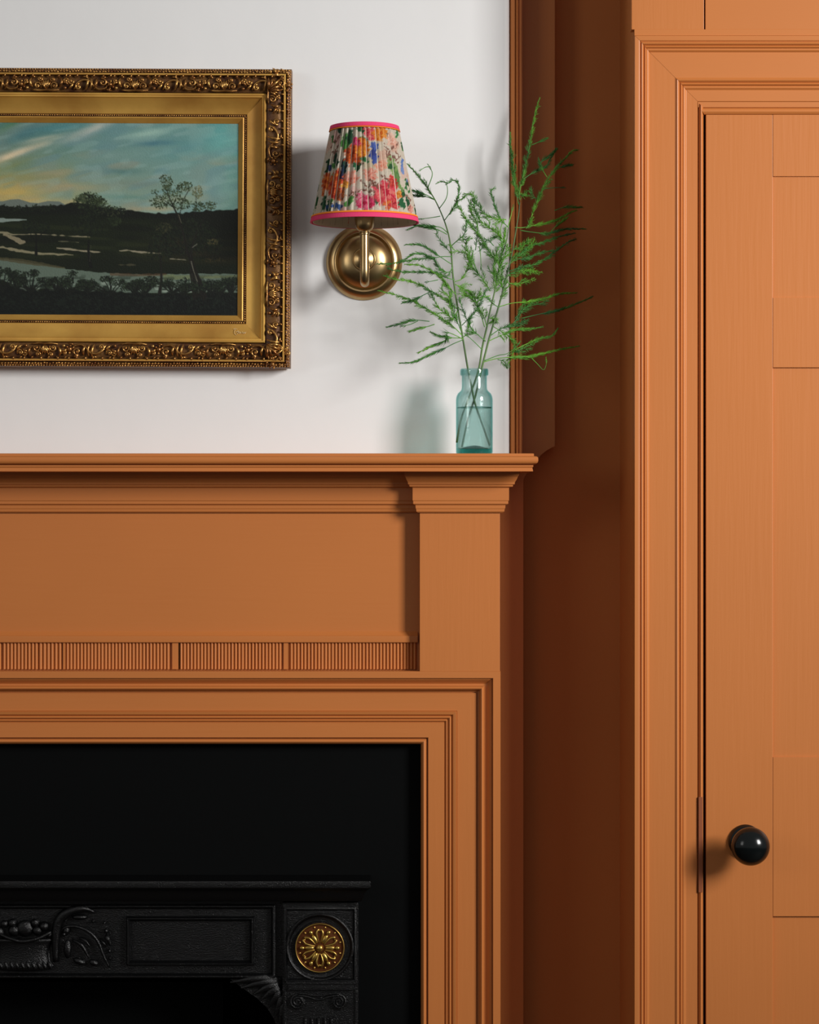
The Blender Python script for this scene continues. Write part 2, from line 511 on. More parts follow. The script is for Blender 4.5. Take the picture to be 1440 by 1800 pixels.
# cornice (bed mouldings) shared profile: (projection px, v)
CP = [(0, 829), (34, 829), (33, 833), (32, 836.5), (30.5, 838), (29.5, 841), (28, 844), (26.5, 846), (25.5, 848), (25, 851.5), (22.5, 852.5), (22, 855.5), (16.5, 857), (15.5, 858), (15.5, 879.5), (14.2, 881), (14.2, 885.5), (12.5, 886.8), (9.5, 888), (9, 893.5), (8, 895), (7.5, 899), (5, 901.0), (0, 901.2)]
def plan_sweep(name, pathfn, n, parent, m):
    b = bmesh.new()
    rs = [[b.verts.new(c) for c in pathfn(p, v)] for p, v in CP]
    k = len(rs[0])
    for a in range(len(rs)):
        c = (a + 1) % len(rs)
        for i in range(k - 1):
            try: b.faces.new((rs[a][i], rs[a][i + 1], rs[c][i + 1], rs[c][i]))
            except ValueError: pass
    return obj(name, b, m, parent, smooth=14)
def fr(p, v):
    z = P(0, v, YP).z; y = YF - p * K * 0.93
    return [(P(740, 0, YP).x, y, z), (2 * X0 - P(740, 0, YP).x, y, z)]
plan_sweep('frieze_moulding', fr, 2, mp, M_paintH)
def cp(p, v):
    z = P(0, v, YP).z; y = YP - p * K * 0.8
    xa, xb = P(738.5 - p * 0.84, 0, YP).x, P(879 + p, 0, YP).x
    return [(xa, YF + 0.001, z), (xa, y, z), (xb, y, z), (xb, 0.0395, z)]
cap = plan_sweep('capital', cp, 4, mp, M_paintH)
mirror(cap, mp)
# block behind the cornices so nothing shows between them and the breast
bm = bmesh.new()
box(bm, (2 * X0 - P(738, 0, YP).x, YF, P(0, 1180, YP).z), (P(738, 0, YP).x, 0.0, P(0, 829, YP).z))
obj('frieze_panel', bm, M_paintH, mp)
bm = bmesh.new()
box(bm, (P(738, 0, YP).x, YP, P(0, 1180.3, YP).z), (P(879, 0, YP).x, 0.0395, P(0, 829, YP).z), 0.0008)
pil = obj('pilaster', bm, M_paintV, mp, smooth=30)
mirror(pil, mp)
# strip above the flutes
bm = bmesh.new()
pr = [(1111, YF), (1118, YF - 0.0055), (1119, YF - 0.0078), (1129, YF - 0.0082), (1130.5, YF - 0.0074), (1130.5, YF)]
leg('strip', pr, lambda d, Y: (2 * X0 - P(734.5, 0, YP).x, Y, P(0, d, YP).z), lambda d, Y: (P(734.5, 0, YP).x, Y, P(0, d, YP).z), M_paintH, mp)
# fluted blocks: each a run of reeds carved in a board
def reeds(u0, u1, pitch=6.1, endl=0.0):
    b = bmesh.new()
    zt, zb = P(0, 1130.8, YP).z, P(0, 1178, YP).z
    pl = [(u0, YF - 0.0006)]
    u = u0 + endl
    n = max(1, round((u1 - u) / pitch)); w = (u1 - u) / n
    if endl:
        pl += [(u0 + 0.5, YF - 0.0046), (u - 0.6, YF - 0.0046)]
    for i in range(n):
        hgt = R.uniform(0.0032, 0.0038)
        for t in (0.0, 0.12, 0.3, 0.5, 0.7, 0.88):
            pl.append((u + w * (i + t), YF - 0.0008 - hgt * math.sin(math.pi * t) ** 0.7))
    pl.append((u1, YF - 0.0006))
    pl += [(u1, YF + 0.002), (u0, YF + 0.002)]
    lo = [b.verts.new((P(u_, 0, YP).x, y_, zb)) for u_, y_ in pl]; hi = [b.verts.new((P(u_, 0, YP).x, y_, zt)) for u_, y_ in pl]
    for i in range(len(pl)):
        j = (i + 1) % len(pl); b.faces.new((lo[i], lo[j], hi[j], hi[i]))
    b.faces.new(lo); b.faces.new(hi)
    return obj('fluting', b, M_paintV, mp, kind='stuff', smooth=50)
for a in ((-640, -500, 6.1, 0), (-498, -330, 6.1, 0), (-326, -150, 6.1, 6), (-146, -2, 6.1, 0), (0, 63, 6.2, 0), (64, 105, 6.4, 0), (107, 296, 6.1, 5), (300, 312, 6, 12), (313, 494, 6.1, 0), (497, 507, 6, 9), (508, 732.5, 6.1, 0)):
    reeds(*a)

# architrave round the opening: d = px from the opening edge on the head
def YY(p): return YF - p
ap = [(0, 0.0395), (0, -0.0405)] + arc(0.6, -0.042, 9.6, -0.0425, 0.0045, 6) + [(9.8, -0.040), (11.4, -0.040), (11.8, -0.0455), (12.4, -0.046), (38, -0.046), (38.8, -0.0445), (39.6, -0.0445)] + arc(40, -0.0455, 44, -0.046, 0.0022, 4) + [(44.6, -0.0455)] + arc(45, -0.0465, 50, -0.0472, 0.0028, 4) + [(50.5, -0.0465), (53, -0.0505), (57.5, -0.0515), (58.2, -0.0490), (59, -0.0475), (59.5, -0.0482)] + \
     [(60, -0.0482), (90.6, -0.0482), (91, -0.0455), (93, -0.0455), (93.4, -0.0480), (95.4, -0.0485)] + arc(95.8, -0.0520, 103.5, -0.0525, 0.0050, 6) + [(104, -0.0495), (107, -0.0495), (110, -0.0515), (112.6, -0.0555), (115.5, -0.0580), (116.6, -0.0570), (117.6, -0.0570), (118, YA), (129.6, YA), (130, YA + 0.0006), (130, 0.0395)]
SXX = 140 / 130.0
def ax(u): return P(u, 0, YP).x
def az(v): return P(0, v, YP).z
j = leg('architrave_jamb', ap, lambda d, Y: (ax(740 + d * SXX), Y, FLOOR), lambda d, Y: (ax(740 + d * SXX), Y, az(1310 - d)), M_paintV, mp)
mirror(j, mp)
leg('architrave_head', ap, lambda d, Y: (2 * X0 - ax(740 + d * SXX), Y, az(1310 - d)), lambda d, Y: (ax(740 + d * SXX), Y, az(1310 - d)), M_paintH, mp)

# ---------------------------------------------------------------- black slips and cast iron insert
YS = -0.022
bm = bmesh.new()
xa, xb = 2 * X0 - ax(740.3), ax(740.3)
io = 616                                       # opening right edge (hidden behind the iron)
box(bm, (xa, YS, P(0, 1600, YS).z), (xb, 0.0, az(1309)))
box(bm, (P(io, 0, YS).x, YS, FLOOR), (xb, 0.0, P(0, 1600, YS).z))
box(bm, (xa, YS, FLOOR), (2 * X0 - P(io, 0, YS).x, 0.0, P(0, 1600, YS).z))
obj('fireplace_slip', bm, M_black, label='plain matt black slip lining the mantelpiece opening', cat='fireplace slip')

ir = empty('cast_iron_fireplace', (X0, -0.05, 0), 'black cast iron fireplace insert with moulded shelf and brass roundel', 'fireplace')
YI = -0.050
def ix(u, Y=YI): return P(u, 0, Y).x
def iz(v, Y=YI): return P(0, v, Y).z
# little shelf
def ishelf(pr):
    b = bmesh.new()
    rs = []
    for p, v in pr:
        xR = ix(652 + p); xL = 2 * X0 - xR; y = -0.088 - p * K; z = iz(v, -0.088)
        xR = P(652 + p, 0, -0.088).x; xL = 2 * X0 - xR
        rs.append([b.verts.new(c) for c in ((xL, YS - 0.0002, z), (xL, y, z), (xR, y, z), (xR, YS - 0.0002, z))])
    for a in range(len(rs) - 1):
        for i in range(4):
            jn = (i + 1) % 4
            b.faces.new((rs[a][i], rs[a][jn], rs[a + 1][jn], rs[a + 1][i]))
    b.faces.new(rs[0]); b.faces.new(rs[-1])
    return b
obj('shelf', ishelf([(-3, 1548.5), (-1, 1549.5), (0, 1551.5), (0, 1560), (-1, 1562), (-3, 1563.5), (-7, 1566), (-10, 1570), (-12, 1576), (-14, 1580), (-16, 1585), (-18, 1587)]), M_iron, ir, smooth=30)
# frieze body: lintel plate with raised frame
bm = bmesh.new()
u4 = 497
box(bm, (2 * X0 - ix(u4), YI + 0.006, iz(1720)), (ix(u4), YS - 0.0002, iz(1584)))
obj('lintel', bm, M_iron, ir)
def frame_px(name, u0, v0, u1, v1, prof, m, parent, mirr=False):
    """rectangular moulding ring; prof [(d inward px, Y)]"""
    b = bmesh.new(); n = len(prof)
    rs = []
    for d, Y in prof:
        cs = [(u0 + d, v0 + d), (u1 - d, v0 + d), (u1 - d, v1 - d), (u0 + d, v1 - d)]
        rs.append([b.verts.new((ix(u), Y, iz(v))) for u, v in cs])
    for a in range(n):
        c = (a + 1) % n
        for i in range(4):
            jn = (i + 1) % 4
            b.faces.new((rs[a][i], rs[a][jn], rs[c][jn], rs[c][i]))
    o = obj(name, b, m, parent, smooth=40)
    if mirr: mirror(o, parent)
    return o
cu = 40
frame_px('border_moulding', 2 * cu - 484, 1590, 484, 1719, [(0, YI + 0.007), (0, YI - 0.002), (2, YI - 0.0035), (4, YI - 0.0035), (6, YI - 0.001), (7.5, YI + 0.002), (7.5, YI + 0.007)], M_iron, ir)
frame_px('panel_moulding', 222, 1611, 447, 1697, [(0, YI + 0.007), (0, YI + 0.001), (2.5, YI - 0.0045), (4, YI - 0.0045), (8, YI + 0.002), (8, YI + 0.007)], M_iron, ir, True)
# corner blocks
bm = bmesh.new(); box(bm, (ix(497), YI - 0.008, FLOOR), (ix(630), YS - 0.0002, iz(1585)), 0.001)
o = obj('side_column', bm, M_iron, ir, smooth=30); mirror(o, ir)
YC = YI - 0.008
frame_px('block_moulding', 500, 1593, 627, 1732 - 8, [(0, YC + 0.001), (0, YC - 0.003), (1.5, YC - 0.004), (3.5, YC - 0.004), (6, YC - 0.0006), (6, YC + 0.001)], M_iron, ir, True)
c = P(562.5, 1665.5, YC - 0.004)
s = sx_(YC)
bm = bmesh.new()
lathe(bm, [(60 * s, 0.0), (59.5 * s, 0.0035), (57.5 * s, 0.0048), (55.5 * s, 0.0042), (53 * s, 0.0012), (50 * s, 0.0005), (46 * s, 0.0005), (45 * s, 0.004), (1 * s, 0.004)], (c.x, YC, c.z), 'Y', 64)
o = obj('boss_ring', bm, M_iron, ir, smooth=35); mirror(o, ir)
# brass roundel
def roundel(cx, cz, mir):
    b = bmesh.new()
    lathe(b, [(43.6 * s, 0.003), (43.8 * s, 0.0065), (42.6 * s, 0.0085), (41.2 * s, 0.0082), (40.4 * s, 0.0060), (39 * s, 0.0055), (30 * s, 0.0068), (15 * s, 0.0080), (1 * s, 0.0085)], (cx, YC, cz), 'Y', 72)
    rd = obj('brass_roundel', b, M_roundel_dark, ir, smooth=35, label='round brass floral boss')
    b = bmesh.new()
    ringp = [(cx + 42.3 * s * math.cos(t), YC - 0.0082, cz + 42.3 * s * math.sin(t)) for t in [2 * math.pi * i / 72 for i in range(73)]]
    tube(b, ringp, 1.15 * s, 6, cap=False); obj('rim', b, M_roundel, rd, smooth=True)
    b = bmesh.new(); blob(b, Vector((cx, YC - 0.0105, cz)), (6.2 * s, 0.0045, 6.2 * s), 0, 16, 10); obj('centre_bead', b, M_roundel, rd, smooth=True)
    # twelve scrolled petals
    for i in range(12):
        a = 2 * math.pi * i / 12 + math.pi / 12 * (0 if True else 1)
        b = bmesh.new()
        er, et = Vector((math.cos(a), 0, math.sin(a))), Vector((-math.sin(a), 0, math.cos(a)))
        C = Vector((cx, YC - 0.0085, cz))
        L = 33 if i % 2 == 0 else 30
        if i % 2 == 0:
            blob(b, C + er * 18 * s, (9.5 * s, 0.0030, 4.2 * s), -a, 10, 8)
            blob(b, C + er * (L - 2) * s + Vector((0, -0.001, 0)), (4.6 * s, 0.0028, 3.6 * s), -a, 10, 8)
        for sd in (-1, 1):
            pts = [C + er * 9 * s + et * sd * 1.2 * s, C + er * 18 * s + et * sd * 4.2 * s + Vector((0, -0.001, 0)), C + er * (L - 4) * s + et * sd * 5.6 * s + Vector((0, -0.0012, 0)), C + er * (L + 2.5) * s + et * sd * 2.6 * s, C + er * (L - 1) * s + et * sd * 0.6 * s]
            if i % 2:
                tube(b, catmull(pts, 4), [0.9 * s, 1.9 * s, 2.0 * s, 0.9 * s], 6)
        obj('petal', b, M_roundel, rd, smooth=True)
    # outer little sprigs
    b = bmesh.new()
    for i in range(12):
        a = 2 * math.pi * (i + 0.5) / 12
        er = Vector((math.cos(a), 0, math.sin(a)))
        blob(b, Vector((cx, YC - 0.0066, cz)) + er * 36.5 * s, (2.6 * s, 0.0014, 1.8 * s), -a, 8, 6)
    obj('beading', b, M_roundel, rd, smooth=True, kind='stuff')
roundel(c.x, c.z, False)
roundel(2 * X0 - c.x, c.z, True)
# sunk shaft and Ionic capital beneath the roundel
def iron_tubes(name, paths, parent=ir, mirr=True, seg=8, flat=1.0):
    b = bmesh.new()
    for pts, rad in paths:
        tube(b, catmull([P(u, v, Y) for u, v, Y in pts], 5), [x * s for x in rad] if isinstance(rad, (list, tuple)) else rad * s, seg, flat=flat)
    o = obj(name, b, M_iron, parent, smooth=True)
    if mirr: mirror(o, parent)
    return o
def spiral(cu_, cv_, r0, turns, d, Y, a0):
    out = []
    n = int(turns * 12)
    for i in range(n + 1):
        t = i / n; a = a0 + d * turns * 2 * math.pi * t; r_ = r0 * (1 - t) ** 0.9 + 1.2
        out.append((cu_ + r_ * math.cos(a), cv_ + r_ * math.sin(a), Y - 0.003 * t))
    return out
Yv = YC - 0.005
for uc, d in ((523, -1), (596, 1)):
    b = bmesh.new()
    tube(b, [P(*q) for q in spiral(uc, 1761, 11.5, 2.3, d, Yv, -math.pi / 2)], [2.2 * s, 1.3 * s], 8)
    lathe(b, [(13 * s, 0.0), (13 * s, 0.0045), (10 * s, 0.0052), (1 * s, 0.0052)], (P(uc, 1761, YC).x, YC, P(uc, 1761, YC).z), 'Y', 32)
    o = obj('volute', b, M_iron, ir, smooth=35); mirror(o, ir)
iron_tubes('capital_band', [([(523, 1749.5, Yv), (540, 1752, Yv), (560, 1757, Yv), (580, 1752, Yv), (596, 1749.5, Yv)], [1.6, 1.6]), ([(523, 1746, Yv), (545, 1748, Yv), (560, 1751, Yv), (576, 1748, Yv), (596, 1746, Yv)], [1.2, 1.2])])
b = bmesh.new(); pbox(b, 506, 1731, 622, 1741, YC - 0.005, YC + 0.001, 0.001); pbox(b, 503, 1726, 625, 1731, YC - 0.007, YC + 0.001, 0.0007)
o = obj('abacus', b, M_iron, ir, smooth=30); mirror(o, ir)
for i in range(5):
    b = bmesh.new()
    uu = 537 + i * 11.5
    tube(b, [P(uu, 1789, YC - 0.0005), P(uu, 2600, YC - 0.0005)], 3.4 * s, 10)
    o = obj('flute', b, M_iron, ir, smooth=40); mirror(o, ir)
b = bmesh.new()
for u0, u1 in ((499, 503), (624, 628)):
    pbox(b, u0, 1740, u1, 2600, YC - 0.003, YC + 0.001, 0.0006)
o = obj('edge_bead', b, M_iron, ir, smooth=30); mirror(o, ir)
# leafy bracket in the corner of the opening
b = bmesh.new()
tips = [(405, 1727), (424, 1737), (446, 1748), (459, 1758), (471, 1772), (482, 1790), (490, 1815)]
root = (497, 1722)
for i, (u, v) in enumerate(tips):
    mid = ((u + root[0]) / 2 + 4, (v + root[1]) / 2 - 4)
    pts = [P(root[0] - 2, root[1] + i * 6, YI + 0.004), P(mid[0], mid[1] + i * 1.5, YI - 0.003), P(u, v, YI)]
    tube(b, catmull(pts, 5), [4 * s, 7.5 * s, 5.5 * s, 1.2 * s], 8, flat=0.5)
fill = [P(405, 1721, YI + 0.006), P(424, 1735, YI + 0.006), P(452, 1755, YI + 0.006), P(470, 1772, YI + 0.006), P(482, 1792, YI + 0.006), P(492, 1820, YI + 0.006), P(499, 1820, YI + 0.006), P(499, 1721, YI + 0.006)]
vs = [b.verts.new(p) for p in fill]; vs2 = [b.verts.new(p + Vector((0, 0.012, 0))) for p in fill]
b.faces.new(vs); b.faces.new(vs2)
for i in range(len(vs)):
    jn = (i + 1) % len(vs); b.faces.new((vs[i], vs[jn], vs2[jn], vs2[i]))
o = obj('leaf_bracket', b, M_iron, ir, smooth=40); mirror(o, ir)
# urn of fruit in the middle and scrolling leaves either side
Yu = YI + 0.004
b = bmesh.new()
def ell_urn(b):
    prof = [(4, 1706), (30, 1706), (48, 1704), (52, 1698), (48, 1692), (46, 1688), (45, 1675), (47, 1662), (52, 1655), (56, 1652), (52, 1649), (20, 1649), (4, 1649)]
    rings = []
    for r_, v in prof:
        ring = []
        for i in range(0, 25):
            a = math.pi * i / 24
            rr = r_ * (1 + (0.035 * math.cos(a * 26) if 1655 < v < 1700 else 0))
            q = P(cu + rr * math.cos(a), v, Yu)
            ring.append(b.verts.new((q.x, Yu - 0.010 * math.sin(a) * (r_ / 50), q.z)))
        rings.append(ring)
    for a in range(len(rings) - 1):
        for i in range(24):
            b.faces.new((rings[a][i], rings[a][i + 1], rings[a + 1][i + 1], rings[a + 1][i]))
ell_urn(b)
obj('urn', b, M_iron, ir, smooth=True)
b = bmesh.new()
for i in range(-5, 6):
    q = P(cu + i * 9.6, 1697, Yu - 0.010 + abs(i) * 0.001)
    blob(b, q, (3.4 * s, 0.004, 7.5 * s), math.radians(-22), 10, 8)
obj('gadroon_rim', b, M_iron, ir, smooth=True, kind='stuff')
for (u, v, r_, ry) in ((-4, 1640, 12, .007), (22, 1622, 8, .008), (24, 1636, 10, .008), (44, 1632, 15, .007), (62, 1622, 8, .008), (66, 1636, 9, .008), (78, 1628, 9, .009), (86, 1642, 7, .006), (8, 1624, 7, .006)):
    b = bmesh.new(); blob(b, P(u, v, Yu - 0.003), (r_ * s, ry, r_ * s), 0, 14, 10); obj('fruit', b, M_iron, ir, smooth=True)
iron_tubes('urn_swag', [([(-4, 1640, Yu - .006), (18, 1650, Yu - .012), (40, 1655, Yu - .013), (66, 1650, Yu - .012), (90, 1638, Yu - .006)], [3, 3.5, 3])], mirr=False)
iron_tubes('scrolling_leaf', [
    ([(104, 1640, Yu), (116, 1630, Yu - .005), (135, 1629, Yu - .008), (156, 1638, Yu - .009), (172, 1655, Yu - .008), (182, 1680, Yu - .007), (192, 1700, Yu - .003)], [3, 3.2, 3, 2]),
    ([(98, 1690, Yu), (98, 1650, Yu - .003), (104, 1618, Yu - .005), (122, 1602, Yu - .006), (146, 1597, Yu - .006), (168, 1604, Yu - .003)], [5, 8, 9, 7, 2]),
    ([(140, 1648, Yu), (150, 1654, Yu - .006), (158, 1664, Yu - .006)], [2, 3, 1]),
    ([(128, 1652, Yu), (142, 1660, Yu - .006), (150, 1672, Yu - .006), (157, 1684, Yu - .004)], [2, 3.6, 3, 1]),
    ([(188, 1640, Yu), (189, 1650, Yu - .006), (195, 1662, Yu - .004)], [2, 4.5, 2]),
    ([(176, 1650, Yu), (182, 1658, Yu - .005), (187, 1664, Yu - .003)], [1.5, 2.6, 1]),
])
b = bmesh.new()
for (u, v, ru, rv, rot) in ((117, 1636, 6, 9, .3), (113, 1642, 4, 4, 0), (119, 1668, 7, 17, 0), (164, 1619, 3.5, 3.5, 0), (184, 1622, 3, 3, 0), (187, 1636, 4, 4.5, 0), (193, 1671, 3, 4.5, 0), (194, 1684, 2.5, 4, 0), (140, 1690, 12, 6, 0.4), (165, 1692, 9, 6, 0.5), (140, 1612, 14, 5, 0)):
    blob(b, P(u, v, Yu - 0.003), (ru * s, 0.006, rv * s), rot, 12, 8)
o = obj('leaf_beads', b, M_iron, ir, smooth=True, kind='stuff'); mirror(o, ir)
# firebox interior
b = bmesh.new()
xa, xb = 2 * X0 - ix(560), ix(560)
for f_ in (((xa, 0.30, FLOOR), (xb, 0.31, iz(1650))), ((xa, YS, FLOOR), (xa + 0.01, 0.30, iz(1650))), ((xb - 0.01, YS, FLOOR), (xb, 0.30, iz(1650))), ((xa, YS, iz(1655)), (xb, 0.30, iz(1648)))):
    box(b, *f_)
obj('firebox', b, M_soot, ir)
b = bmesh.new(); pbox(b, -700, 1725, 392, 1900, 0.10, 0.12); obj('fireback', b, M_black, ir)

# ---------------------------------------------------------------- gilt framed landscape painting
PR = math.radians(0.30)
pic = empty('framed_painting', P(40, 380, 0), 'old oil landscape of trees by a river in an ornate carved gilt frame', 'painting')
pic['_e'] = 1
UL, URt, VT, VB = 2 * cu - 511, 511, 116.5, 643.5      # frame outline in photo px
PC = P(40, 380, 0)


def prot(p):
    """hang the picture a fraction of a degree off level"""
    p = Vector(p); q = p - PC
    c_, s_ = math.cos(PR), math.sin(PR)
    return Vector((PC.x + q.x * c_ + q.z * s_, p.y, PC.z - q.x * s_ + q.z * c_))


def fx(u): return P(u, 0, -0.045).x
def fz(v): return P(0, v, -0.045).z


SX = (511 - 416) / (548.5 - 211.5 - 0 + 0) if False else 1
# frame profile: d = distance in from the outer edge (px, right side), Y depth
fprof = [(0, -0.006), (0, -0.030), (1, -0.033), (8, -0.035), (9.5, -0.033), (10, -0.040), (11, -0.042), (13, -0.042), (14, -0.040)] + \
        arc(15, -0.036, 43, -0.034, 0.003, 7) + [(44, -0.031), (44.5, -0.036), (46, -0.0375), (48, -0.0375), (49, -0.0355), (50, -0.0355), (51.5, -0.0355), (52.5, -0.033)] + \
        arc(54, -0.031, 79, -0.019, -0.002, 6) + [(80, -0.017), (84.2, -0.017), (84.6, -0.020), (86.5, -0.0205), (88, -0.019), (95, -0.013), (95, -0.006)]


def rail(side):
    f = 95.0
    def c(d, Y, e):
        # widths differ slightly: 95 px at the sides, 94 at top and bottom
        dv = d * 0.985
        if side == 'R': q = (fx(URt - d), Y, fz(VT + dv if e else VB - dv))
        if side == 'L': q = (fx(UL + d), Y, fz(VT + dv if e else VB - dv))
        if side == 'T': q = (fx(URt - d if e else UL + d), Y, fz(VT + dv))
        if side == 'B': q = (fx(URt - d if e else UL + d), Y, fz(VB - dv))
        return prot(q)
    bmr = bmesh.new()
    n = len(fprof)
    r0 = [bmr.verts.new(c(d, Y, 0)) for d, Y in fprof]; r1 = [bmr.verts.new(c(d, Y, 1)) for d, Y in fprof]
    for i in range(n):
        j = (i + 1) % n
        f_ = bmr.faces.new((r0[i], r0[j], r1[j], r1[i]))
        dm = (fprof[i][0] + fprof[j][0]) / 2
        f_.material_index = 1 if (dm < 9.8 or 13.6 < dm < 44.3 or 79.5 < dm < 84.5) else 0
    bmr.faces.new(r0); bmr.faces.new(r1)
    o = obj('frame_rail', bmr, None, pic, smooth=30)
    o.data.materials.append(M_gilt); o.data.materials.append(M_gilt_dark)
    return o


rails = {k: rail(k) for k in 'RTBL'}

# carved acanthus ornament: two alternating motifs, 88 px long, in local coords (a along, b across 0..30 from inner edge)
def motif(kind, seed):
    rr = random.Random(seed)
    b = bmesh.new()
    s = K
    def V(a, c, h): return Vector((a * s, -h * s, c * s))
    def T(pts, rad, seg=6):
        tube(b, catmull([V(*q) for q in pts], 4), [x * s for x in rad], seg)
    def scroll(a, c, r, d, h0, st, turns=1.3, w=1.9):
        n = 11; pts = []
        for i in range(n):
            t = i / (n - 1); ang = st + d * turns * 2 * math.pi * t; q = r * (1 - 0.8 * t)
            pts.append(V(a + q * math.cos(ang), c + q * math.sin(ang), h0 + 2.5 * t))
        tube(b, pts, [w * s, w * s, 0.8 * s], 6)
        blob(b, V(a, c, h0 + 2.5), (1.8 * s, 1.8 * s, 1.8 * s), 0, 8, 6)
    def leaf(a, c, L_, ang, w, h, curl=0.0):
        pts = []
        for i in range(5):
            t = i / 4; an = ang + curl * t
            pts.append((a + L_ * t * math.cos(an), c + L_ * t * math.sin(an), h + 4 * math.sin(math.pi * t)))
        T(pts, [w * 0.4, w, w * 0.9, w * 0.25])
    if kind == 0:      # shell of ribs between C scrolls
        for k_ in range(5):
            an = math.radians(58 + k_ * 17)
            leaf(0, 5, 17 + 1.5 * (k_ % 2), an, 2.5, 2)
        scroll(-15, 11, 7, 1, 3, -0.6); scroll(15, 11, 7, -1, 3, math.pi + 0.6)
        scroll(-11, 23, 4.5, -1, 3, 0.5); scroll(12, 22, 4.5, 1, 3, 2.6)
        T([(-24, 4, 1), (-12, 2.5, 4), (0, 3, 4), (12, 2.5, 4), (24, 4, 1)], [1, 2, 1.6, 2, 1])
        for sg in (-1, 1):
            leaf(sg * 24, 9, 17, math.pi / 2 - sg * 0.9 + (0), 2.6, 2, sg * 0.8)
            leaf(sg * 29, 16, 13, math.pi / 2 - sg * 1.2, 2.2, 2, -sg * 0.8)
            blob(b, V(sg * 34, 7, 3), (3.2 * s, 3 * s, 3.2 * s), 0, 8, 6)
            scroll(sg * 35, 20, 5, sg, 2, 0.3, 1.2, 1.6)
            blob(b, V(sg * 22, 27, 2), (2.2 * s, 2 * s, 2 * s), 0, 8, 6)
    else:              # crossing diagonal leaves with a boss
        leaf(-9, 4, 25, math.radians(62), 2.6, 2, 0.35); leaf(-2, 3, 23, math.radians(55), 2.1, 3, 0.5)
        leaf(10, 24, 20, math.radians(-75), 2.8, 2, -0.5)
        T([(-30, 5, 1), (-24, 15, 4), (-13, 21, 5), (-2, 19, 5), (5, 11, 4), (14, 5, 3), (26, 7, 2), (32, 14, 2)], [1.2, 2.2, 2.2, 2, 2, 1])
        scroll(-22, 9, 6, 1, 3, 1.2); scroll(22, 17, 7.5, -1, 3, 2.0)
        blob(b, V(35, 13, 4), (4.6 * s, 4.4 * s, 4.6 * s), 0, 10, 8)
        for q in range(6):
            an = q * math.pi / 3 + 0.4
            blob(b, V(35 + 6.6 * math.cos(an), 13 + 6.6 * math.sin(an), 2), (2.2 * s, 1.8 * s, 2.2 * s), 0, 8, 5)
        scroll(-36, 19, 6, -1, 2, 0.4); leaf(-40, 6, 15, 0.3, 2.2, 2, 0.6)
        leaf(-16, 27, 14, 0.1, 1.8, 1, -0.3); leaf(30, 26, 13, math.pi - 0.1, 1.8, 1, 0.3)
        leaf(38, 3, 12, math.pi, 1.8, 1, -0.2)
    # acanthus tips lapping the outer ridge
    for q in range(6):
        leaf(-40 + q * 15, 25.5, 8, math.radians(35 + (25 if q % 2 else -5)), 1.7, 1.5, 0.4)
    me = bpy.data.meshes.new('carved_ornament')
    bmesh.ops.recalc_face_normals(b, faces=b.faces); b.to_mesh(me); b.free()
    me.materials.append(M_gilt2); me.shade_smooth()
    return me


MOT = [motif(0, 1), motif(1, 2)]


def place_motif(k, side, along):
    """along: photo px coordinate of the motif centre on its rail"""
    inner = 44.0
    o = bpy.data.objects.new('carved_ornament', MOT[k])
    COL.objects.link(o)
    dv = inner * 0.985
    if side == 'T': pos, rot = (fx(along), -0.0375, fz(VT + dv)), 0
    if side == 'B': pos, rot = (fx(along), -0.0375, fz(VB - dv)), math.pi
    if side == 'R': pos, rot = (fx(URt - inner), -0.0375, fz(along)), math.pi / 2
    if side == 'L': pos, rot = (fx(UL + inner), -0.0375, fz(along)), -math.pi / 2
    scl = 0.97
    o.parent = rails[side]
    o.matrix_parent_inverse = Matrix.Identity(4)
    o.location = prot(pos); o.rotation_euler = (0, rot + PR, 0); o.scale = (scl, scl, scl)


for side, a0, a1 in (('T', UL + 40, URt - 40), ('B', UL + 40, URt - 40), ('R', VT + 40, VB - 40), ('L', VT + 40, VB - 40)):
    n = round((a1 - a0) / 82)
    for i in range(n + 1):
        u = a0 + (a1 - a0) * i / n
        place_motif(i % 2, side, u)
# corner leaves
for (cu_, cv_, sgx, sgy, side) in ((URt, VT, -1, 1, 'T'), (URt, VB, -1, -1, 'B'), (UL, VT, 1, 1, 'T'), (UL, VB, 1, -1, 'B')):
    b = bmesh.new()
    for k_, an in enumerate((0, 22, 45, 68, 90)):
        t = math.radians(an)
        pts = []
        for q in range(5):
            w_ = q / 4; L_ = 24 + (6 if k_ == 2 else 0)
            pts.append(prot((fx(cu_ + sgx * (40 - L_ * w_ * math.cos(t))), -0.041 - 0.006 * math.sin(math.pi * w_), fz(cv_ + sgy * (40 - L_ * w_ * math.sin(t))))))
        tube(b, pts, [1.2 * K, 3.0 * K, 2.8 * K, 0.7 * K], 6)
    obj('corner_leaf', b, M_gilt2, rails[side], smooth=True)


def beading(side, d, r, pitch, Y, m, jit=0.0, name='beading', long_=1.0):
    b = bmesh.new()
    pts = []
    if side in 'TB':
        u0, u1 = UL + d, URt - d
        v = VT + d * 0.985 if side == 'T' else VB - d * 0.985
        n = int((u1 - u0) / pitch)
        pts = [(u0 + (u1 - u0) * (i + 0.5) / n, v) for i in range(n) if u0 + (u1 - u0) * (i + 0.5) / n > -60]
    else:
        v0, v1 = VT + d, VB - d
        u = URt - d if side == 'R' else UL + d
        n = int((v1 - v0) / pitch)
        pts = [(u, v0 + (v1 - v0) * (i + 0.5) / n) for i in range(n)]
    for (u, v) in pts:
        q = prot((fx(u + R.uniform(-jit, jit)), Y, fz(v + R.uniform(-jit, jit))))
        blob(b, q, (r * K * (long_ if side in 'TB' else 1), r * K, r * K * (long_ if side in 'RL' else 1)), R.uniform(-.5, .5) if jit else 0, 7, 5)
    obj(name, b, m, rails[side], smooth=True, kind='stuff')


